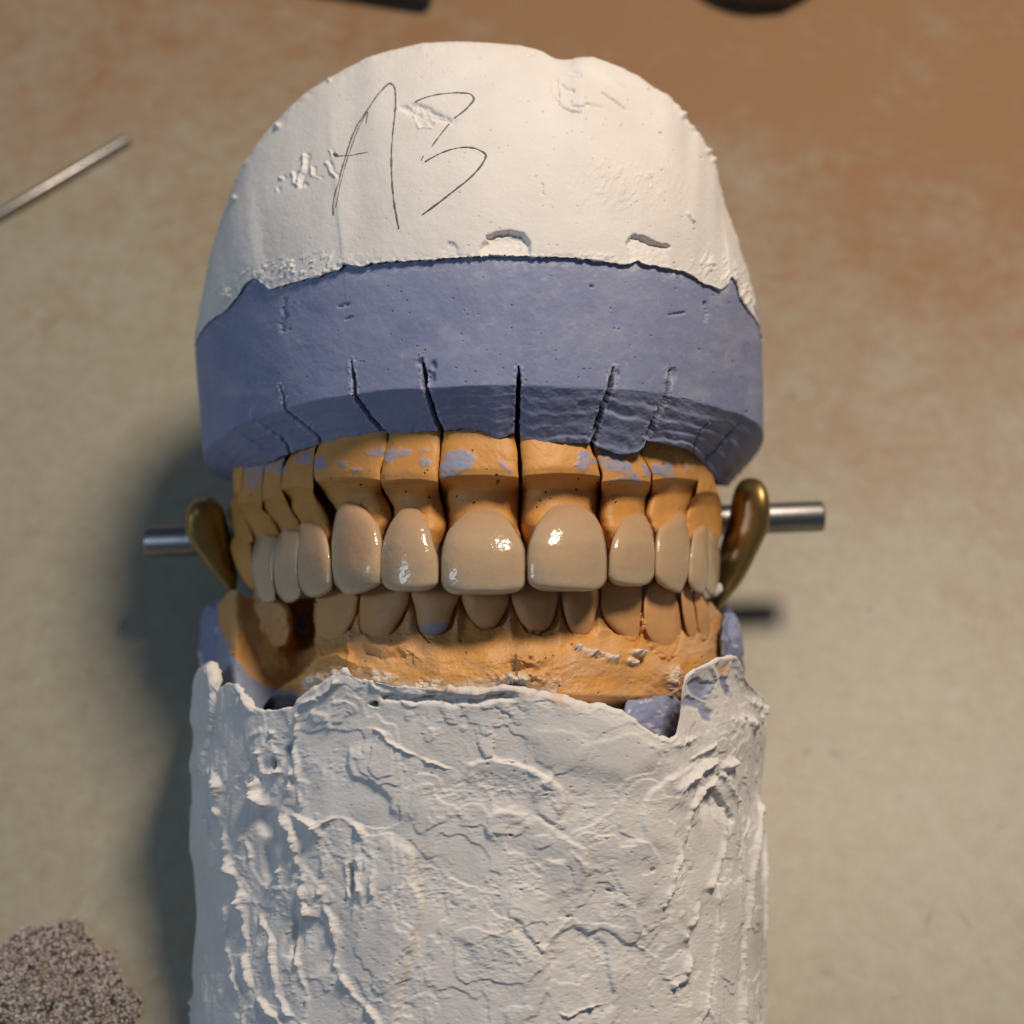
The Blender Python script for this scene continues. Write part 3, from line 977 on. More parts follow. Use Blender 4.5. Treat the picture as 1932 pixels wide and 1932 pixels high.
# ------------------------------------------------------------------ crowns: each lifts off its die, so each is a thing
CROWNS = [
    ('grey shaded ceramic crown at far left of the upper row, beside the bare stone molar', [(1008, 492, 520), (1021, 483, 524), (1044, 477, 518), (1070, 474, 515), (1096, 477, 516), (1117, 483, 519), (1130, 491, 519), (1138, 501, 513)],
     [1.5, 2.6, 3.2, 3.2, 2.6], 1.6, .2, 0),
    ('dim narrow ceramic crown, second from the left of the upper row', [(998, 538, 560), (1006, 530, 568), (1019, 523, 566), (1044, 517, 563), (1070, 514, 562), (1096, 517, 564), (1117, 522, 568), (1129, 531, 563), (1137, 540, 551)],
     [1.5, 2.6, 3.2, 3.2, 2.6], 1.8, .25, 0),
    ('oval ceramic crown just left of the amber tinted pointed crown', [(982, 577, 588), (985, 571, 594), (995, 565, 607), (1018, 561, 618), (1044, 559, 623), (1070, 559, 626), (1096, 562, 628), (1109, 566, 627), (1119, 573, 617), (1125, 581, 605), (1128, 588, 597)],
     [.6, 2.2, 3.3, 3.6, 3.0], 2.2, .0, .5),
    ('amber tinted pointed canine crown with long white glints, left half of the upper row', [(945, 655, 662), (948, 649, 669), (959, 638, 687), (975, 633, 703), (995, 629, 716), (1031, 625, 722), (1057, 625, 722), (1083, 627, 722), (1099, 630, 721), (1109, 638, 706), (1117, 647, 688), (1122, 655, 672), (1124, 661, 667)],
     [.4, 2.2, 3.5, 4.2, 3.6], 2.6, .1, .7),
    ('narrow lateral incisor crown between amber canine and broad left front crown', [(956, 768, 778), (960, 759, 788), (971, 748, 798), (989, 736, 807), (1006, 729, 813), (1032, 721, 821), (1057, 717, 827), (1083, 717, 829), (1098, 720, 828), (1107, 727, 821), (1112, 735, 811), (1116, 750, 790), (1117, 762, 776)],
     [.2, 2.5, 3.7, 4.2, 4.3], 2.2, 0, .1),
    ('broad front crown with square white glint, left of the central gap', [(957, 908, 920), (960, 895, 930), (966, 881, 941), (973, 871, 951), (989, 855, 966), (1006, 844, 976), (1023, 838, 985), (1040, 835, 990), (1066, 832.5, 991.5), (1092, 832.5, 991), (1104, 835, 989), (1112, 840, 983), (1118, 848, 970), (1121.5, 857, 952), (1123, 868, 925)],
     [.2, 2.9, 4.4, 5.0, 5.1], 2.0, 0, 0),
    ('broad front crown with mesh patterned glint, right of the central gap', [(948, 1064, 1078), (951, 1052, 1090), (957, 1040, 1103), (972, 1026, 1121), (994, 1010, 1133), (1012, 1003, 1139), (1030, 997, 1143), (1066, 994, 1145), (1091, 995, 1144), (1102, 999, 1140), (1110, 1009, 1131), (1114.5, 1022, 1116), (1116.5, 1040, 1095)],
     [.2, 2.9, 4.4, 5.0, 5.1], 2.0, 0, 0),
    ('short narrow incisor crown with rippled bright glint, second right of the central gap', [(968, 1196, 1204), (971, 1186, 1214), (982, 1174, 1222), (1003, 1161, 1230), (1025, 1153, 1234), (1057, 1148, 1236), (1083, 1147, 1235), (1094, 1150, 1230), (1101, 1157, 1222), (1105.5, 1168, 1210), (1107, 1180, 1198)],
     [.2, 2.5, 3.7, 4.1, 4.1], 2.0, 0, .1),
    ('pointed crown with golden flecks on its left flank, right half of the upper row', [(967, 1279, 1285), (972, 1272, 1289), (986, 1256, 1294), (999, 1241, 1298), (1025, 1236, 1302), (1057, 1235, 1302), (1085, 1235, 1299), (1096, 1238, 1295), (1107, 1250, 1290), (1115, 1268, 1285), (1119, 1275, 1281)],
     [.4, 2.2, 3.4, 4.0, 3.4], 2.4, 0, .15),
    ('slim crown behind the golden flecked one, second from the right of the upper row', [(991, 1322, 1328), (996, 1315, 1332), (1006, 1308, 1336), (1036, 1303, 1340), (1068, 1300, 1340), (1096, 1298, 1336), (1108, 1303, 1331), (1116, 1311, 1327), (1120, 1317, 1323)],
     [.4, 2.2, 3.4, 3.8, 3.2], 2.0, .1, .1),
    ('thin sliver of crown at far right of the upper row, against the brass bracket', [(1000, 1338, 1344), (1006, 1334, 1348), (1025, 1332, 1354), (1057, 1331, 1358.5), (1089, 1330, 1357), (1108, 1331, 1352), (1119, 1336, 1346), (1123, 1339, 1342)],
     [.4, 2.2, 3.0, 3.2, 2.8], 1.6, .15, 0),
]
for i, (lab, tbl, prof, bul, neckv, tanv) in enumerate(CROWNS):
    def af(PX, PY, t, u, neckv=neckv, tanv=tanv, i=i):
        n = fbm(PX / 18, PY / 25, 0, 120 + i, 3)
        return {'neck': np.clip((.34 - t) / .34, 0, 1) * .85,
                'edge': np.clip((t - .62) / .38, 0, 1)**1.3 * .9 + np.clip((np.abs(u) - .7) / .3, 0, 1) * .25 + neckv,
                'tan': np.clip(tanv * (0.7 * np.exp(-((t - .42) / .3)**2) * (1 - u**2) + .3 * np.clip(n * 2, 0, 1)), 0, 1)}
    m_ = (np.array(tbl)[:, 1].mean() + np.array(tbl)[:, 2].mean()) / 2
    org = tuple(P(m_, tbl[0][0], 45 + float(AZ(m_))))
    tbl = [(q[0], q[1] - .8, q[2] + .8) for q in tbl]
    tooth('dental_crown', tbl, None, m_cer, 52.0, prof, bul, 5.5, 150, 140, .78 if i in (5, 6) else .84, .05, 130 + i, attrs_fn=af, origin=org,
          props={'label': lab, 'category': 'dental crown', 'group': 'ceramic crowns on the upper cast'})
# bare stone molar left of the crowns (part of the upper cast)
tooth('stone_tooth', [(1005, 446, 470), (1015, 440, 475), (1031, 435, 476), (1057, 442, 478), (1086, 455, 482), (1105, 468, 485), (1112, 475, 482)], upper, m_stone, 51, [0, 1.5, 2, 1.5, 0], 2,
      attrs_fn=lambda PX, PY, t, u: {k: PX * 0 for k in ('pale', 'blue', 'white', 'recess_dark')})

# ------------------------------------------------------------------ lower cast
lower = thing('lower_cast', 'lower cast of orange stone teeth and gum on rough trowelled white plaster',
              'dental cast', tuple(P(905, 1700, 0)))
zero4 = lambda PX: {k: PX * 0 for k in ('pale', 'blue', 'white', 'recess_dark')}
LOWER = [
    ([(1090, 490, 540), (1110, 480, 545), (1137, 478, 541), (1161, 466, 545), (1187, 459, 548), (1205, 464, 545), (1225, 475, 540)], 49, -3, 'wide'),
    ([(1085, 606, 676), (1117, 603, 678), (1150, 598, 674), (1168, 597, 668), (1194, 598, 653), (1215, 602, 636), (1228, 606, 624), (1236, 610, 618)], 50.4, 0, ''),
    ([(1080, 688, 770), (1117, 681, 774), (1155, 677, 764), (1181, 679, 749), (1202, 687, 734), (1212, 695, 720), (1216, 702, 712)], 50.4, 0, ''),
    ([(1080, 780, 862), (1117, 775, 869), (1148, 784, 857), (1174, 788, 849), (1190, 794, 841), (1200, 803, 829), (1203, 811, 820)], 50.4, 0, ''),
    ([(1080, 876, 958), (1122, 869, 962), (1148, 877, 955), (1168, 888, 944), (1181, 900, 934), (1187, 910, 924)], 50.4, 0, ''),
    ([(1080, 970, 1050), (1119, 963, 1055), (1150, 971, 1049), (1176, 985, 1040), (1189, 998, 1029), (1193, 1007, 1018)], 50.4, 0, ''),
    ([(1080, 1062, 1128), (1117, 1058, 1131), (1150, 1063, 1127), (1180, 1072, 1120), (1196, 1080, 1112), (1204, 1090, 1101)], 50.4, 0, ''),
    ([(1075, 1142, 1210), (1102, 1135, 1214), (1138, 1132, 1212), (1165, 1138, 1209), (1185, 1154, 1208), (1200, 1172, 1206), (1210, 1190, 1202)], 50.4, 0, ''),
    ([(1085, 1226, 1266), (1117, 1217, 1273), (1146, 1213, 1282), (1182, 1214, 1286), (1205, 1224, 1284), (1225, 1240, 1277), (1236, 1254, 1271), (1240, 1260, 1267)], 51.2, 0, ''),
    ([(1090, 1285, 1300), (1120, 1284, 1304), (1156, 1287, 1312), (1189, 1294, 1315), (1204, 1300, 1311), (1208, 1303, 1308)], 52, 0, ''),
    ([(1095, 1306, 1322), (1120, 1306, 1328), (1156, 1313, 1337), (1190, 1317, 1341), (1206, 1324, 1337), (1210, 1328, 1333)], 52, 0, ''),
]
for i, (tbl, z0, dz, kd) in enumerate(LOWER):
    def af(PX, PY, t, u, i=i):
        r = zero4(PX)
        if i == 3:
            r['blue'] = patch(PX + 2 * fbm(PX / 5, PY / 5, 0, 3, 2), PY, [(790, 1178), (846, 1174), (842, 1192), (822, 1205), (800, 1200)], 1.2) * .7
        r['pale'] = PX * 0 + .35  # greyer base colour stands in for the cool shade on the lower teeth
        return r
    tooth('tooth', tbl, lower, m_stone, z0 + dz, [-.6, 0.3, 0.8, 0.9, 0.6], 1.3 if kd != 'wide' else 3, 7, 110, 110, (.86 if i else .95), (.12 if i else .9), 150 + i, attrs_fn=af)

# gum
NCg, NRg = 800, 330
gx0 = np.linspace(0, 1, NCg)
gpx = 404 + (1384 - 404) * gx0
ytop = cat([404, 416, 440, 470, 600, 1300, 1340, 1365, 1384], [1150, 1135, 1112, 1128, 1128, 1128, 1135, 1165, 1190], gpx)
ybot = cat([404, 1130, 1175, 1220, 1284, 1292, 1384], [1420, 1420, 1352, 1346, 1340, 1420, 1420], gpx)
gl = spline([(404, 1150), (410, 1170), (430, 1220), (455, 1255), (480, 1288), (510, 1308), (530, 1330)], 50)
PY = ytop[None, :] + (ybot - ytop)[None, :] * (np.linspace(0, 1, NRg)**1.0)[:, None]
PX = gpx[None, :] + 0 * PY
prof = cat([1100, 1140, 1180, 1215, 1250, 1285, 1310, 1330, 1380, 1430], [47.0, 47.6, 48.9, 50.7, 52.2, 53.0, 52.6, 50.5, 47, 44], PY)
dip = np.clip((PX - 1000) / 100, 0, 1) * np.clip((1270 - PX) / 60, 0, 1)
Z = prof + AZ(PX) + 1.0
Z = Z + 1.6 * dip * np.exp(-((PY - 1318 - (PX - 1150) * .05) / 22)**2)     # rolled rim lower right
Z = Z + np.clip((PX - 1260) / 60, 0, 1) * 2.0
# gum follows the necks: higher between the teeth
for (cx_, wd) in ((674, 8), (772, 8), (862, 7), (962, 8), (1056, 7), (1133, 9), (1213, 5)):
    Z += 1.0 * np.exp(-((PX - cx_) / (wd * 1.3))**2) * np.exp(-((PY - 1165) / 40)**2)
# root swellings
for (cx_, h_, yy_) in ((640, .8, 1250), (720, .7, 1245), (820, .6, 1240), (915, .6, 1235), (1010, .7, 1235), (1090, .6, 1235), (1170, .9, 1245), (1255, .9, 1262)):
    Z += h_ * np.exp(-((PX - cx_) / 26)**2 - ((PY - yy_) / 34)**2)
# hollow of the missing teeth at the left
cliff, sdc = pdist(PX, PY, [(596, 1080), (597, 1180), (600, 1215), (600, 1232), (590, 1250), (565, 1277), (540, 1292), (520, 1310), (500, 1340)])
hole = np.clip(sdc / 10, 0, 1) * (PX < 603)
hole = np.where((PX < 500) & (cliff > 80), 1, hole)
hole = np.where(PX < 603, np.clip(np.where(cliff > 1e8, 60, sdc) / 7, 0, 1), 0)
hs = hole**2 * (3 - 2 * hole)
Zh = 24 + (PX - 600) * .02 - 6 * np.exp(-(((PX - 570) / 30)**2 + ((PY - 1190) / 60)**2)) - .00 * PY + 3 * np.exp(-(((PX - 545) / 16)**2 + ((PY - 1205) / 9)**2)) + (PY - 1200) * .07
edgeL = cat([404, 415, 440, 470, 500, 540, 600], [0, 3, 4, 2, .5, 0, 0], PX) + 0
Zh = Zh + edgeL - np.clip((450 - PX) / 45, 0, 1)**2 * 12
Z = Z * (1 - hs) + Zh * hs
Z = Z - np.clip((PX - 1355) / 30, 0, 1)**2 * 8
V = P(PX, PY, Z)
wX = PX + 3 * fbm(PX / 10, PY / 10, 0, 201, 3); wY = PY + 3 * fbm(PX / 10, PY / 10, 0, 202, 3)
rf = np.linspace(0, 1, NRg)[:, None]
V[..., 2] -= 7 * np.clip((rf - .93) / .07, 0, 1)**2 * ((PX > 1130) & (PX < 1292))
d = .22 * fbm(PX / 30, PY / 22, 0, 203, 4) + .05 * fbm(PX / 5, PY / 5, 0, 204, 3)
d += ridge(wX, wY, [(688, 1203), (700, 1220), (735, 1228), (760, 1222)], 7, .5, .2)
d -= ridge(wX, wY, [(690, 1228), (720, 1242), (760, 1238)], 6, .35, .2)
d += ridge(wX, wY, [(663, 1195), (662, 1225), (664, 1248)], 5, .6, .3)
d += ridge(wX, wY, [(765, 1218), (775, 1235), (790, 1245)], 9, .45, 1.0)
d += ridge(wX, wY, [(610, 1245), (640, 1238), (665, 1250), (700, 1262)], 6, .5, .3)
d -= ridge(wX, wY, [(786, 1180), (800, 1202), (812, 1212)], 1.6, .4, .2)
d -= ridge(wX, wY, [(985, 1178), (1000, 1192), (1020, 1195), (1035, 1185)], 2.4, .5, .2)
d -= ridge(wX, wY, [(1214, 1195), (1232, 1222), (1250, 1240), (1266, 1248), (1272, 1240)], 2.2, .7, .4)
d -= ridge(wX, wY, [(1211, 1165), (1207, 1185), (1206, 1208), (1200, 1222)], 1.8, .4, .4)
d += ridge(wX, wY, [(1210, 1160), (1213, 1175), (1208, 1190)], 3, .6, .6)
for tb_, *_r in LOWER[1:]:
    tb_ = [q for q in tb_ if q[0] > 1130]
    ou = [(q[1], q[0]) for q in tb_] + [(q[2], q[0]) for q in tb_[::-1]]
    dd_, _ = pdist(PX + .8 * fbm(PX / 6, PY / 6, 0, 5, 2), PY, ou)
    d -= .18 * np.exp(-(dd_ / 2.2)**2)
wh = np.zeros_like(PX)
lump = fbm(PX / 9, PY / 9, 0, 205, 3)
for pts, k in (([(1088, 1222), (1100, 1226), (1112, 1232)], .5), ([(1120, 1232), (1140, 1238), (1160, 1243)], .6), ([(1190, 1230), (1206, 1236)], 1.0),
               ([(1186, 1247), (1200, 1250)], .4)):
    r_ = ridge(wX, wY, pts, 6, k, .8, 206)
    d += r_; wh = np.maximum(wh, np.clip(r_ / k * 1.5 - .35, 0, 1))
# crumbly band where plaster meets stone
band = np.exp(-((PY - cat([560, 640, 700, 760, 830, 900, 950, 975, 1000, 1040, 1100, 1200, 1260], [1300, 1268, 1272, 1288, 1290, 1278, 1262, 1250, 1268, 1285, 1298, 1335, 1330], PX)) / 13)**2) * (PX > 545) * (PX < 1060)
big = np.exp(-(((PX - 985) / 24)**2 + ((PY - 1249) / 11)**2)) + .9 * np.exp(-(((PX - 978) / 40)**2 + ((PY - 1281) / 12)**2))
bandm = np.clip(.45 + 1.6 * fbm(PX / 45, PY / 30, 0, 209, 2), 0, 1.2)
band = band * bandm
lump = .6 * fbm(PX / 15, PY / 12, 0, 210, 4, .55) + .4 * lump
d += band * (.75 * np.clip(lump + .35, 0, 1.3)) + big * (1.3 + 1.8 * lump + .5 * vnoise(PX / 7, PY / 7, 0, 216))
wh = np.maximum(wh, np.clip(band * (1.3 + lump * 2.2) - .45, 0, 1) * .9)
wh = np.maximum(wh, np.clip(np.exp(-(((PX - 978) / 40)**2 + ((PY - 1283) / 13)**2)) * (1.2 + 1.5 * lump) - .3, 0, 1))
low_w = 1 / (1 + np.exp(-(PY - cat([540, 640, 700, 800, 950, 1040], [1330, 1275, 1280, 1292, 1288, 1300], PX)) / 3)) * (PX > 560) * (PX < 1050)
wh = np.maximum(wh, low_w)
cr = np.exp(-(((PX - 1270) / 16)**2 + ((PY - 1285) / 34)**2))
d += cr * (.7 + .9 * lump); wh = np.maximum(wh, np.clip(cr * (1.2 + 1.8 * lump) - .35, 0, 1))
hp = pits(PX, PY, 23, .16, 1.8, 207)
d -= .15 * hp
blu = np.clip((PX - 1362 + 5 * lump) / 2, 0, 1)
blu = np.maximum(blu, np.clip((patch(wX, wY, [(404, 1140), (410, 1175), (440, 1240), (470, 1275), (500, 1292), (535, 1304), (560, 1300), (562, 1330), (540, 1420), (380, 1420), (380, 1140)], 1.5) - .3) * 1.6, 0, 1))
grid('gum', V, lower, m_stone, d, {'pale': np.clip(.25 + .5 * fbm(PX / 50, PY / 30, 0, 208, 3), 0, .8), 'blue': blu, 'white': wh, 'recess_dark': np.clip(hp, 0, 1) * .8})

# blue stone base under the gum
BLs = spline([(470, 1128, 2), (440, 1118, 8), (405, 1130, 14), (383, 1165, 18), (376, 1200, 20), (383, 1260, 21), (395, 1330, 21)], 90)
NRb, NCb = 160, 500
uu = np.linspace(-1, 1, NCb)
yb = np.linspace(0, 1, NRb)
lx = cat([0, .06, .15, .3, .6, 1], [408, 388, 378, 373, 382, 384], yb); rx = cat([0, .06, .15, .3, .6, 1], [1366, 1380, 1392, 1399, 1404, 1410], yb)
yy = 1130 + 300 * yb
aa = (rx - lx) / 2; cc = (rx + lx) / 2
ang = uu * 1.75
PX = cc[:, None] + aa[:, None] * np.sign(np.sin(ang)) * np.abs(np.sin(ang))**.8
Z = 5 + (14) * np.sign(np.cos(ang)) * np.abs(np.cos(ang))**.75 - 3 * np.exp(-yb[:, None] * 12) + 1.5 * (yb[:, None] > .5)
PY = yy[:, None] + 0 * PX
V = P(PX, PY, Z)
d = .45 * fbm(PX / 30, PY / 30, Z / 9, 211, 4) + .12 * fbm(PX / 6, PY / 6, Z / 2, 212, 3)
wb = np.clip(fbm(PX / 22, PY / 22, 0, 213, 3) * 2.4 - .6, 0, .7)
grid('base_stone', V, lower, m_blue, d, {'stone': PX * 0, 'white': wb, 'recess_dark': PX * 0})
# blue lumps that show between gum and plaster
for pts, zf, sd in (([(1318, 1208, 1262), (1330, 1192, 1284), (1355, 1188, 1292), (1380, 1205, 1292), (1405, 1225, 1288), (1420, 1245, 1280)], 45, 1),
                    ([(1298, 515, 545), (1310, 504, 556), (1325, 498, 560), (1340, 496, 560), (1360, 498, 558)], 50, 2),
                    ([(1160, 1368, 1384), (1180, 1364, 1394), (1210, 1362, 1399), (1240, 1362, 1400), (1270, 1362, 1402)], 58, 3),
                    ([(1312, 1190, 1270), (1330, 1178, 1286), (1365, 1172, 1290), (1400, 1176, 1290), (1430, 1190, 1285)], 56, 4)):
    tooth('base_stone', pts, lower, m_blue, zf + (3 if sd == 1 else 0), [0, 1, 1.5, 1, 0], 2.5, 8, 90, 110, .8, .6, 220 + sd, azmul=(0.95 if sd != 3 else .93),
          attrs_fn=lambda PX, PY, t, u: {'stone': PX * 0, 'white': np.clip(fbm(PX / 9, PY / 9, 0, 5, 3) * 2 - .6, 0, .7), 'recess_dark': PX * 0})

# lower plaster
BL = np.array([(362, 1300), (368, 1280), (374, 1262), (387, 1250), (398, 1248), (406, 1280), (412, 1308), (418, 1298), (430, 1290), (448, 1294), (462, 1318), (478, 1336), (497, 1343), (530, 1338), (556, 1337),
               (566, 1320), (580, 1310), (600, 1300), (628, 1280), (640, 1273), (652, 1264), (664, 1274), (680, 1283), (700, 1284), (750, 1296), (830, 1302), (900, 1306), (950, 1300), (1000, 1306),
               (1040, 1316), (1080, 1325), (1110, 1332), (1140, 1336), (1170, 1346), (1195, 1362), (1222, 1384), (1240, 1394), (1262, 1400), (1278, 1388), (1285, 1340), (1288, 1300), (1296, 1276),
               (1312, 1262), (1340, 1252), (1358, 1242), (1372, 1238), (1388, 1242), (1398, 1258), (1408, 1284), (1424, 1300), (1436, 1318), (1440, 1340)], float)
USEC = [(-.93, -30), (-.985, 2), (-1.0, 15), (-1.0, 24), (-.985, 30), (-.94, 36), (-.86, 41), (-.74, 45.5), (-.58, 49.5), (-.35, 52.8), (0, 54.3), (.35, 53.8),
        (.58, 51.6), (.75, 47.6), (.87, 42.5), (.95, 36), (.99, 29), (1.0, 22), (.99, 2), (.94, -30)]
NCp, NRp = 1000, 560
us = spline([(a * 40, b) for a, b in USEC], NCp)
U = us[:, 0] / 40; UZ = us[:, 1]
yend = 2060
yl = [1240, 1300, 1380, 1440, 1500, 1560, 1620, 1700, 1780, 1850, 1932, 2060]
lx = [372, 366, 367, 362, 364, 360, 365, 373, 371, 366, 362, 360]
rx = [1395, 1420, 1438, 1432, 1431, 1436, 1434, 1437, 1437, 1439, 1446, 1460]
trow = np.linspace(0, 1, NRp)
rowsP = []
pxA = 902 + 534 * U
ytopA = np.interp(pxA, BL[:, 0], BL[:, 1]) + 2.2 * fbm(pxA / 24, pxA * 0, 0, 301, 4)
ytopA = np.where(UZ < 8, np.where(U < 0, 1320, 1350), ytopA)
ysm = np.convolve(np.pad(ytopA, 130, 'edge'), np.hanning(261) / np.hanning(261).sum(), 'valid')
PY = ysm[None, :] + (yend - ysm)[None, :] * trow[:, None] + (ytopA - ysm)[None, :] * np.exp(-trow[:, None] * 5)
Lx = cat(yl, lx, PY); Rx = cat(yl, rx, PY)
PX = np.where(U[None, :] < 0, 902 + (902 - Lx) * U[None, :], 902 + (Rx - 902) * U[None, :])
PX = pxA[None, :] * np.exp(-trow[:, None] * 18) + PX * (1 - np.exp(-trow[:, None] * 18))
Z = UZ[None, :] + 0 * PY
Z = Z + 1.2 * np.clip((1500 - PY) / 250, 0, 1) * np.exp(-((PX - 900) / 350)**2)
Z = Z + 3.0 * np.clip((PY - 1350) / 600, 0, 1.2)
lipn = 10
lp = np.linspace(1, 0, lipn, endpoint=False)
PXl = PX[:1] + 0 * lp[:, None]; PYl = PY[:1] + (2 * lp[:, None]); Zl = Z[:1] - 4.0 * lp[:, None]**1.2
PX = np.vstack([PXl, PX]); PY = np.vstack([PYl, PY]); Z = np.vstack([Zl, Z])
T = np.vstack([-lp[:, None] + 0 * PXl, trow[:, None] + 0 * PY[lipn:]])
V = P(PX, PY, Z)
# work out displacement in picture coordinates of the unrolled wall
xm = (pxA - 966) * (H - UZ) / F
arc = np.concatenate([[0], np.cumsum(np.hypot(np.diff(xm), np.diff(UZ)))]) * 15.0
arc = arc - np.interp(902, pxA[200:-200], arc[200:-200]) + 902
jf = np.arange(np.argmin(pxA), np.argmax(pxA))
SX = arc[None, :] + 0 * PX


def cv(pts):
    """picture x -> arc-length x on the wall"""
    p = np.array(pts, float)
    p[:, 0] = np.interp(p[:, 0], pxA[jf] + np.arange(len(jf)) * 1e-6, arc[jf])
    return p


def stretch(pts):
    p = np.array(pts, float)[:, 0].mean()
    q = np.interp([p - 6, p + 6], pxA[jf] + np.arange(len(jf)) * 1e-6, arc[jf])
    return float(np.clip((q[1] - q[0]) / 12, 1, 2.6))


sidew = 1 - .8 * np.clip((U - .72) / .15, 0, 1)[None, :] * np.clip((PY - 1480) / 60, 0, 1)
wX = SX + sidew * (5 * fbm(SX / 22, PY / 22, 0, 302, 3) + 1.3 * fbm(SX / 6, PY / 6, 0, 303, 2))
wY = PY + 5 * fbm(SX / 22, PY / 22, 0, 304, 3) + 1.3 * fbm(SX / 6, PY / 6, 0, 305, 2)


def k5(l):
    return [(333 + .3712 * a, 1215 + .3712 * b) for a, b in l]


def k6(l):
    return [(882 + .3712 * a, 1215 + .3712 * b) for a, b in l]


# broad hand-smoothed undulation
d = 0.45 * fbm(SX / 120, PY / 170, 0, 306, 3)
# trowelled plates: terraces with sharp ragged lips
n1 = fbm(SX / 80 + 3, PY / 95, 0, 307, 3)
rg = fbm(SX / 13, PY / 13, 0, 308, 4, .6)
rg2 = fbm(SX / 6, PY / 6, 0, 318, 4, .6)
for lv in (-.16, .17):
    wv = n1 - lv + .05 * rg
    d += .15 / (1 + np.exp(-np.clip(wv / .010, -30, 30)))
    d += .11 * np.clip(rg2, -.1, 1) * np.exp(-((wv - .03) / .05)**2)
n2 = fbm(SX / 42 + 9, PY / 60 - 4, 0, 309, 3)
d += .0 / (1 + np.exp(-np.clip((n2 - .1 + .08 * fbm(SX / 8, PY / 8, 0, 310, 2)) / .012, -30, 30)))
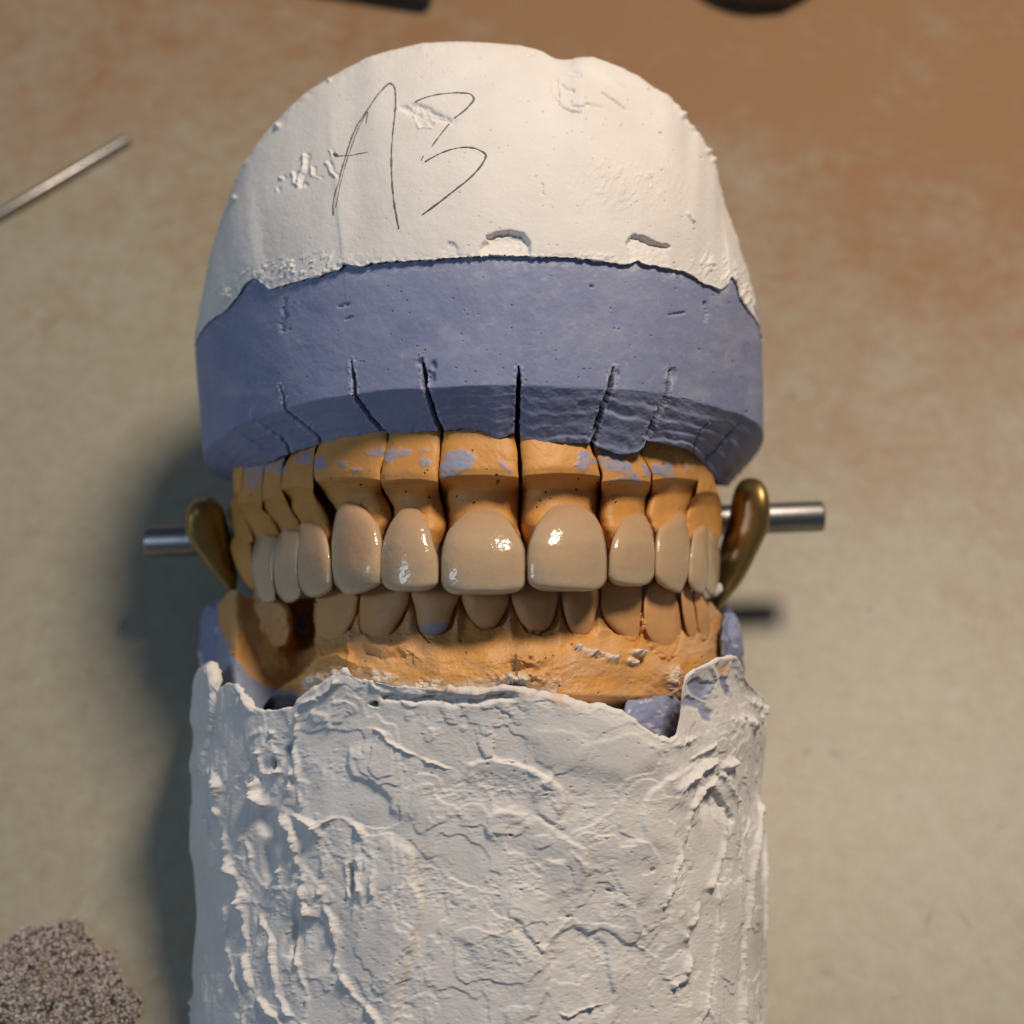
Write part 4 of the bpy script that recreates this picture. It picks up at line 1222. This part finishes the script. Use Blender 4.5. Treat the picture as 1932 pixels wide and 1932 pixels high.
# patches of torn, pitted skin
rough = np.clip(fbm(SX / 55, PY / 55, 0, 311, 3) * 3.2 - .35, 0, 1)
torn = fbm(SX / 8, PY / 8, 0, 312, 3)
d += rough * .12 * np.where(torn > .05, torn * 1.2, -.04)
d += .030 * fbm(SX / 3.2, PY / 3.2, 0, 313, 3)
RID = [
    (k5([(150, 660), (200, 650), (235, 720), (210, 830), (260, 940), (280, 1050), (310, 1180), (345, 1300)]), 7.5, 1.0, 1.0),
    (k5([(335, 1300), (345, 1450), (360, 1600), (400, 1740), (470, 1840), (550, 1932), (600, 2050)]), 4.2, .95, .3),
    (k5([(250, 1340), (265, 1550), (300, 1680), (345, 1760), (350, 1870), (375, 1960)]), 3.0, .7, .3),
    (k5([(390, 1300), (440, 1430), (480, 1480), (500, 1640), (530, 1780), (580, 1880), (670, 1940)]), 3.4, .7, .4),
    (k5([(640, 350), (615, 450), (605, 520), (620, 600), (640, 800)]), 5.0, .75, .7),
    (k5([(420, 700), (430, 770), (500, 840), (560, 880), (600, 980), (630, 1080), (650, 1180), (640, 1300), (650, 1380)]), 9.5, 1.5, .6),
    (k5([(600, 660), (590, 740), (560, 840)]), 7, 1.0, .8),
    (k5([(560, 840), (640, 890), (730, 925), (800, 890), (860, 888), (930, 940), (980, 1020), (1010, 1100), (1000, 1200), (1005, 1320)]), 5.2, .8, .6),
    (k5([(735, 940), (740, 1040), (760, 1100), (725, 1250), (690, 1380)]), 9, 1.0, .6),
    (k5([(870, 1290), (880, 1200), (860, 1120)]), 5, .5, .5), (k5([(930, 1100), (920, 1200), (940, 1300)]), 6, .6, .4),
    (k5([(600, 1420), (605, 1540), (630, 1680), (675, 1800), (665, 1880)]), 3.6, .7, .3),
    (k5([(740, 1320), (780, 1400), (810, 1500), (805, 1640), (850, 1700), (900, 1780), (980, 1850), (1050, 1932), (1100, 2000)]), 5, .85, .5),
    (k5([(1010, 430), (1080, 490), (1150, 540), (1250, 580), (1330, 610), (1410, 640)]), 3.0, .6, .4),
    (k5([(400, 470), (440, 440), (500, 450), (540, 500), (530, 550)]), 5, .7, .9), (k5([(440, 560), (450, 640), (500, 660), (540, 640)]), 5.5, .8, .9),
    (k5([(420, 1225), (460, 1240), (510, 1230), (530, 1150)]), 5.5, .7, .9), (k5([(345, 1000), (370, 980), (385, 1080)]), 4.5, .6, .7), (k5([(150, 870), (175, 890)]), 5, .7, .5),
    (k5([(650, 300), (730, 270), (780, 230), (820, 190)]), 6, .7, .8), (k5([(330, 240), (380, 320), (420, 350), (430, 400)]), 6, .7, .5),
    (k5([(720, 600), (760, 650), (730, 720)]), 5, .5, 1.1), (k5([(990, 190), (1010, 230), (1070, 250)]), 5, .7, .5), (k5([(960, 170), (1000, 150), (1040, 160)]), 4, .6, .6),
    (k5([(1060, 160), (1200, 215), (1400, 235), (1560, 250)]), 6, .6, .8),
    (k6([(430, 1500), (520, 1400), (590, 1300), (605, 1180)]), 2.4, .3, .5), (k6([(620, 1850), (500, 1890), (460, 1870)]), 3.2, .6, .4), (k6([(745, 1810), (690, 1830), (620, 1850)]), 2.6, .5, .4),
    (k6([(1485, 790), (1450, 1000), (1420, 1200), (1410, 1350), (1390, 1550), (1375, 1750), (1360, 1960)]), 5.5, 1.5, .25),
    (k6([(1500, 980), (1492, 1200), (1490, 1500), (1492, 1750), (1500, 1960)]), 4.2, 1.3, .2),
    (k6([(1320, 850), (1310, 1000), (1275, 1130), (1230, 1235)]), 6.5, 1.1, .35), (k6([(1275, 1290), (1262, 1500), (1235, 1680), (1190, 1850)]), 3.2, .8, .3),
    (k6([(1130, 860), (1085, 1040), (1030, 1200), (990, 1330)]), 4.5, .8, .4), (k6([(1095, 1480), (1115, 1600), (1095, 1700), (1040, 1735)]), 6.5, .9, .3),
    (k6([(1170, 1330), (1155, 1390), (1130, 1420)]), 5, .7, .3), (k6([(1080, 720), (1150, 660), (1230, 600), (1290, 620), (1360, 600)]), 6, 1.0, .5),
    (k6([(1270, 640), (1330, 700), (1370, 790)]), 7, 1.0, .4), (k6([(1140, 830), (1200, 740), (1265, 690)]), 5, .9, .4),
    (k6([(1380, 1080), (1400, 980), (1430, 900)]), 3, .6, .4), (k6([(1385, 1100), (1370, 1350), (1375, 1400)]), 3, .5, .7),
    (k6([(1440, 290), (1490, 330), (1480, 380)]), 7, 1.0, .8), (k6([(1350, 400), (1420, 380), (1460, 420)]), 7, .8, .8), (k6([(1250, 500), (1180, 560), (1100, 620), (1020, 690)]), 3.4, .5, .5),
    (k6([(920, 520), (1000, 540), (1090, 500), (1160, 470)]), 6, .5, .6), (k6([(1040, 340), (1030, 390)]), 4.5, .7, .4),
    (k6([(1230, 260), (1290, 200), (1240, 100)]), 5, .5, .8), (k6([(1340, 100), (1330, 180), (1350, 260)]), 5, .5, .7), (k6([(1190, 1850), (1150, 1932), (1110, 2000)]), 4, .6, .6),
    (k6([(1205, 1870), (1240, 1960)]), 4, .5, .6),
    (k5([(75, 1870), (90, 1760), (95, 1850), (100, 1932)]), 5, .7, .3),
]
brk = np.clip(.75 + 1.5 * sidew * fbm(SX / 38, PY / 38, 0, 360, 3), .12, 1.35)
for pts, wd, h, lm in RID:
    q = cv(pts); k = stretch(pts)**.8
    d += brk * (ridge(wX, wY, q, wd * k * .75, h * .62, lm, 320) + step(wX, wY, q, h * .25, 26, 2.0) - .10 * h * ridge(wX - 3 * wd, wY - wd, q, wd * 2, 1, .3, 321))
STE = [   # cliff lines: the side to the right of travel (in picture, y down -> positive cross) stands proud
    (k5([(880, 570), (875, 610), (900, 660), (960, 690), (1000, 700), (1050, 740), (1095, 790), (1095, 830)][::-1]), .55, 60),
    (k5([(1205, 1080), (1200, 1140), (1195, 1200), (1235, 1290), (1240, 1350), (1215, 1440), (1190, 1560), (1160, 1700), (1130, 1830), (1120, 1980)]), .9, 90),
    (k5([(1040, 1315), (1110, 1260), (1195, 1200)]), .35, 60), (k5([(1210, 1080), (1250, 1030), (1290, 900), (1330, 790), (1440, 740)]), .25, 60),
    (k5([(1500, 605), (1540, 590), (1620, 580), (1703, 585)] ) + k6([(100, 580), (200, 590), (330, 630), (400, 670)]), .7, 40),
    (k5([(1520, 1520), (1600, 1470), (1703, 1462)]), .5, 70), (k6([(40, 1520), (120, 1475), (230, 1455), (240, 1400), (270, 1410), (330, 1490), (360, 1540)])[::-1], .55, 60),
    (k6([(430, 1520), (470, 1480), (540, 1440), (590, 1460), (620, 1480), (680, 1450), (720, 1470), (790, 1510), (850, 1530), (885, 1450), (860, 1360)]), -.5, 60),
    (k6([(700, 1540), (715, 1640), (730, 1740), (745, 1810)]), -.6, 60), (k6([(415, 1580), (405, 1680), (395, 1760), (350, 1880)]), .4, 50),
    (k6([(380, 900), (460, 960), (520, 1000), (590, 1040), (600, 1120), (595, 1210)]), .45, 70), (k6([(430, 1090), (480, 1110), (520, 1060), (600, 1110)]), .35, 50),
    (k6([(340, 730), (370, 700), (420, 680), (480, 740), (495, 810), (450, 915), (380, 880)]), .5, 45), (k6([(865, 990), (900, 1000), (945, 1055)]), .5, 30),
    (k6([(890, 980), (880, 900), (900, 800), (940, 740), (1000, 700)]), .5, 90), (k6([(680, 1380), (760, 1260), (850, 1340), (880, 1450)]), .25, 40),
    (k6([(370, 430), (480, 435), (550, 460), (595, 500)]), .35, 50), (k6([(600, 500), (700, 480), (830, 455)]), .35, 40),
    (k6([(1090, 1050), (1085, 1200), (1095, 1400), (1100, 1480)]), .45, 60), (k6([(1030, 685), (1075, 650), (1120, 620)]), .6, 20), (k6([(1085, 720), (1110, 690), (1180, 640)]), .5, 20),
    (k6([(1200, 770), (1260, 715), (1275, 760), (1330, 850)]), -1.4, 45),
    (k5([(1580, 960), (1575, 920), (1620, 860), (1690, 830)]), .4, 40), (k6([(95, 950), (90, 915), (140, 860), (200, 840), (290, 870), (310, 930), (240, 975), (150, 960)]), .35, 30),
    (k5([(600, 1400), (700, 1400), (760, 1440), (800, 1530), (795, 1610)]), -.6, 50), (k5([(700, 340), (780, 360), (790, 410)]), .4, 30),
]
for pts, h, L in STE:
    d += step(wX, wY, cv(pts), h * .8, L, 1.4)
ro = fbm(wX / 7, wY / 7, 0, 350, 4, .6)
ro2 = np.where(ro > .02, .02 + (ro - .02) * 1.0, ro * .45)
G_ = np.zeros_like(PX)
for (l, rx_, ry_, k_) in [(k5([(800, 620)])[0], 34, 26, 1), (k5([(980, 1000)])[0], 45, 24, .8), (k5([(1250, 1180)])[0], 40, 34, 1), (k5([(1400, 760)])[0], 40, 14, .9), (k5([(1560, 720)])[0], 45, 16, .8), (k6([(140, 740)])[0], 52, 24, 1.1),
                          (k6([(680, 950)])[0], 22, 46, 1.1), (k6([(250, 1230)])[0], 40, 50, 1), (k6([(760, 1310)])[0], 46, 26, .8), (k6([(150, 1560)])[0], 62, 40, .7), (k6([(640, 1570)])[0], 24, 38, .8), (k6([(430, 800)])[0], 24, 38, .7),
                          (k6([(1090, 1150)])[0], 16, 50, .8), (k6([(1060, 1780)])[0], 34, 24, .9), (k5([(1000, 1800)])[0], 40, 30, .7), (k5([(880, 1250)])[0], 40, 60, .6), (k5([(500, 500)])[0], 32, 30, 1.2), (k5([(680, 1550)])[0], 32, 60, .5),
                          (k5([(1100, 1400)])[0], 34, 44, .6), (k5([(1370, 1280)])[0], 46, 28, .8), (k5([(780, 1020)])[0], 24, 30, .7), (k6([(250, 330)])[0], 50, 16, 1), (k5([(830, 330)])[0], 50, 26, .7), (k6([(1350, 420)])[0], 22, 30, 1), (k5([(470, 1330)])[0], 26, 30, .7)]:
    a, b = cv([l])[0]
    G_ += k_ * np.exp(-(((wX - a) / (rx_ * 1.25))**2 + ((wY - b) / (ry_ * 1.25))**2))
mk = np.clip((G_ + .9 * fbm(SX / 34, PY / 34, 0, 352, 3) - .38) / .28, 0, 1)
lowr = np.clip((PY - 1500) / 200, 0.2, 1)
d += mk * .20 * ro2 * (.5 + .5 * np.clip(G_, 0, 1)) - .05 * mk + .02 * lowr * ro
# left flake standing off the corner
fl = patch(wX, wY, cv(k5([(110, 180), (180, 95), (205, 180), (205, 330), (170, 520), (150, 640), (120, 520), (100, 350)])), 1.5)
d += fl * (.8 + .15 * torn)
# smooth sheet at the upper right
sheet = patch(SX, PY, cv(k6([(300, 280), (520, 290), (680, 340), (790, 390), (870, 460), (960, 540), (940, 620), (820, 700), (600, 640), (420, 600), (300, 470)])), 8)
d = d * (1 - .6 * sheet) + sheet * .7
# shadowed slit below the crumbly band
d -= ridge(wX, wY, k5([(1070, 270), (1200, 280), (1350, 285), (1500, 290), (1620, 275), (1703, 262)]) + k6([(90, 270), (200, 262)]), 5, 1.1, .4)
# holes
recess_dark = np.zeros_like(PX)
for (a, b), rx_, ry_, dp in ((k5([(998, 305)])[0], 6, 5, 2.2), (k5([(515, 605)])[0], 5, 10, 2.4), (k6([(930, 1150)])[0], 3.5, 5, .5), (k6([(725, 1250)])[0], 6, 4, .6), (k6([(1275, 1210)])[0], 6, 5, .8),
                             (k6([(365, 1525)])[0], 2.5, 2.5, .8), (k6([(220, 970)])[0], 3, 3, .5), (k6([(515, 1390)])[0], 5, 3, .5), (k5([(890, 1200)])[0], 6, 28, 1.3), (k5([(850, 1305)])[0], 2, 2, .5),
                             (k6([(1345, 890)])[0], 4, 8, .9), (k5([(590, 1480)])[0], 7, 40, .8), (k5([(480, 900)])[0], 26, 26, 1.0), (k5([(470, 1120)])[0], 18, 30, .8)):
    a = cv([(a, b)])[0, 0]
    g = np.exp(-(((wX - a) / rx_)**2 + ((wY - b) / ry_)**2)**2)
    d -= dp * g
    if dp >= 2:
        recess_dark = np.maximum(recess_dark, g * .8)
pp = np.maximum(pits(SX, PY, 15, .05, 1.4, 331), pits(SX, PY, 41, .2, 2.0, 332))
d -= .14 * pp
# blue stone showing through
bl_ = np.zeros_like(PX)
for pts in (k6([(1130, 200), (1180, 180), (1280, 200), (1270, 240), (1220, 265), (1230, 290), (1180, 280), (1130, 230)]), k6([(1090, 290), (1140, 270), (1220, 300), (1250, 350), (1240, 390), (1200, 390), (1190, 330), (1100, 320)]),
            k6([(1305, 170), (1340, 165), (1345, 220), (1335, 275), (1310, 220)]), k5([(560, 540), (600, 500), (600, 560), (560, 590)]), k6([(1200, 330), (1250, 340), (1240, 400), (1210, 395)])):
    bl_ = np.maximum(bl_, patch(wX, wY, cv(pts), 1.2))
d -= .35 * bl_
sto = np.maximum(patch(wX, wY, cv(k6([(1280, 100), (1330, 90), (1340, 140), (1300, 160)])), 1.5) * .7, 0)
sto = np.maximum(sto, np.clip(np.exp(-(T * 560 / 12)**2) * (T >= 0) * (PX > 780) * (PX < 1060) * (1.0 + 2.0 * fbm(PX / 34, PY / 20, 0, 340, 4)) - .5, 0, 1) * .45)
edge = np.exp(-np.abs(T) * 560 / 6)
d += edge * .2 * fbm(SX / 16, PY / 16, 0, 341, 3)
d = np.where(T < 0, d * np.clip(1 + T, 0, 1), d)
grid('plaster_mount', V, lower, m_white, d, {'blue': bl_ * .85, 'stone': sto, 'recess_dark': np.maximum(np.clip(pp * .35, 0, 1), recess_dark)})

# ------------------------------------------------------------------ articulator (brass brackets on a steel shaft)
art = thing('articulator', 'brass brackets on a steel shaft sticking out both sides behind the casts', 'articulator', tuple(P(905, 1000, 5)))


def tube(name, a, b, r, parent, material, n=48, cham=.35, props=None, origin=(0, 0, 0), extra=()):
    a = np.array(a, float); b = np.array(b, float)
    ax = (b - a); L = np.linalg.norm(ax); ax /= L
    s = np.cross(ax, [0, 0, 1.0]); s /= np.linalg.norm(s); u = np.cross(s, ax)
    prof = [(0, .02), (0, r - cham), (cham * .3, r - cham * .35), (cham, r)] + list(extra) + [(L - cham, r), (L - cham * .3, r - cham * .35), (L, r - cham), (L, .02)]
    th = np.linspace(0, 2 * np.pi, n, endpoint=False)
    rowsV = [a + ax * t_ + rr * (np.cos(th)[:, None] * s + np.sin(th)[:, None] * u) for t_, rr in prof]
    return grid(name, np.array(rowsV), parent, material, wrap=True, caps=True, props=props, origin=origin)[0]


tube('shaft', P(275, 1023, 4), P(1553, 974, 4), 2.3, art, m_steel, 64, .4)
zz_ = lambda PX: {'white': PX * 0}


def bracket(tbl, zf, slope, whites, groove):
    yy, xl, xr = rows_at(tbl, 120)
    th = np.linspace(0, 2 * np.pi, 96, endpoint=False)
    c = (xl + xr) / 2; a = (xr - xl) / 2
    ct, sn = np.cos(th), np.sin(th)
    PX = c[:, None] + a[:, None] * np.sign(ct) * np.abs(ct)**.75
    t = (yy - yy[0]) / (yy[-1] - yy[0])
    dep = 4.5 * (1 - (1 - np.clip(t / .25, 0, 1))**2)**.5 + .2
    Z = zf + dep[:, None] * np.sign(sn) * np.abs(sn)**.45 + slope * (PX - c[:, None]) * .04 - 3 * t[:, None]
    PY = yy[:, None] + 0 * PX
    V = P(PX, PY, Z)
    d = -groove[3] * np.exp(-(((PX - groove[0] + (PY - 960) * groove[4]) / groove[1])**2)) * np.clip((PY - 925) / 20, 0, 1) * np.clip((groove[2] - PY) / 20, 0, 1) * (sn[None, :] > 0)
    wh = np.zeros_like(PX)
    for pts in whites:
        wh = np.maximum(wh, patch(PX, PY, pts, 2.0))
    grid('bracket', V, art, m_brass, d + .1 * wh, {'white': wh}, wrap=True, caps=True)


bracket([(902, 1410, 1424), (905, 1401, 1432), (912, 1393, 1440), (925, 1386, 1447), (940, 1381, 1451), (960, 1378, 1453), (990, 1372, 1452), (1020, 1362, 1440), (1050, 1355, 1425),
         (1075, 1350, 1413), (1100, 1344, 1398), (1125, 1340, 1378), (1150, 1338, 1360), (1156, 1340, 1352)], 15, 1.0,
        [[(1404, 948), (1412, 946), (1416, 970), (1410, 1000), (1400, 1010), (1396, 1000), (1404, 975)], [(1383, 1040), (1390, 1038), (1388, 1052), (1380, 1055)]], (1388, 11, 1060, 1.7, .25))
bracket([(939, 382, 394), (942, 373, 404), (950, 362, 414), (962, 354, 422), (978, 350, 427), (1000, 350, 432), (1020, 357, 437), (1045, 374, 441), (1070, 392, 446), (1090, 408, 449),
         (1108, 424, 446), (1120, 434, 445), (1124, 437, 441)], 14, -1.0, [], (405, 10, 1080, .35, -.25))
# plaster crumb caught between crown and bracket
crumb, _ = tooth('plaster_crumb', [(1100, 1349, 1356), (1104, 1345, 1361), (1112, 1342, 1363), (1120, 1340, 1358), (1124, 1343, 1350)], None, m_white, 50, [0, 1, 1, 0], 1.0, 2.5, 40, 50, .9, .4, 5,
      attrs_fn=lambda PX, PY, t, u: {'blue': PX * 0, 'stone': PX * 0, 'recess_dark': PX * 0}, azmul=.95, origin=tuple(P(1352, 1112, 18)),
      props={'label': 'small white plaster crumb wedged between the last right crown and the brass bracket', 'category': 'plaster crumb'})

# ------------------------------------------------------------------ things on the table
a = PT(-60, 441, 1.3); b = PT(243, 262, 1.3)
a = a + (b - a) * -.3
rod = tube('metal_rod', a, b, 1.05, None, m_steel, 40, .45, {'label': 'thin steel instrument rod lying on the table at upper left', 'category': 'instrument'}, origin=tuple(b))

# two dark things cut by the top edge of the view
p0 = PT(816, -6, 4.2); p1 = PT(560, -46, 4.2)
tube('tool_handle', p1, p0, 2.2, None, m_rubber, 40, 1.3, {'label': 'dark grey rounded tool handle end at the top edge, left of centre', 'category': 'tool'}, origin=tuple(p0))
ctr = PT(1425, -70, 0)
th = np.linspace(0, 2 * np.pi, 120, endpoint=False)
rad = 15.8 * (1 + .035 * np.sin(3 * th + .6) + .03 * np.exp(-((th - 5.0) / .12)**2))
nrm = np.array([0, math.sin(TILT), math.cos(TILT)]); ey = np.array([0, math.cos(TILT), -math.sin(TILT)]); ex = np.array([1., 0, 0])
prof = [(.02, .2), (.80, .2), (.93, .5), (1.0, 2.0), (1.02, 4.0), (.99, 6.0), (.93, 7.2), (.86, 7.4), (.80, 6.8), (.74, 4.0), (.5, 2.6), (.02, 2.4)]
rowsV = [ctr + nrm * hh + (rad * rr)[:, None] * (np.cos(th)[:, None] * ex + np.sin(th)[:, None] * ey) for rr, hh in prof]
grid('rubber_dish', np.array(rowsV), None, m_brown, wrap=True, caps=True, props={'label': 'dark brown round dish cut off by the top edge, right of centre', 'category': 'dish'}, origin=tuple(ctr))

# heap of grains, lower left
rng = np.random.default_rng(4)
ctr = PT(66, 1925, 0)
N = 5200
ico = np.array([(-1, 0, 0), (1, 0, 0), (0, -1, 0), (0, 1, 0), (0, 0, -1), (0, 0, 1)], float)
icf = np.array([(0, 2, 5), (2, 1, 5), (1, 3, 5), (3, 0, 5), (2, 0, 4), (1, 2, 4), (3, 1, 4), (0, 3, 4)])
VV = []; FF = []; TT = []
r = 13.2 * np.sqrt(rng.random(N)); r[-160:] *= rng.uniform(1.0, 1.08, 160); an = rng.random(N) * 2 * np.pi
edge_ = 1 + .06 * np.sin(5 * an + 1) + .04 * np.sin(11 * an)
gx = r * np.cos(an) * edge_; gy = r * np.sin(an) * edge_
hh = 4.8 * np.clip(1 - (r / 13.2)**2, 0, 1)**.7 * (1 + .25 * fbm(gx / 3, gy / 3, 0, 9, 2))
tone = np.clip(rng.normal(.5, .24, N), 0, 1)
for i in range(N):
    s = rng.uniform(.16, .42)
    R = rng.normal(size=(3, 3)); Q, _ = np.linalg.qr(R)
    v = (ico * rng.uniform(.6, 1.2, (6, 1)) * s) @ Q
    c = ctr + ex * gx[i] + ey * gy[i] + nrm * (hh[i] * (1 if rng.random() < .75 else rng.random()) + s * .4)
    VV.append(v + c); FF.append(icf + 6 * i); TT.append(np.full(6, tone[i]))
mesh_np('grain_heap', np.vstack(VV), np.vstack(FF), None, m_grain, {'tone': np.concatenate(TT)}, {'kind': 'stuff', 'label': 'low heap of brown and white grains on the table at lower left', 'category': 'grains'}, tuple(ctr), smooth=False)

for o in bpy.data.objects:
    if '_o' in o:
        del o['_o']
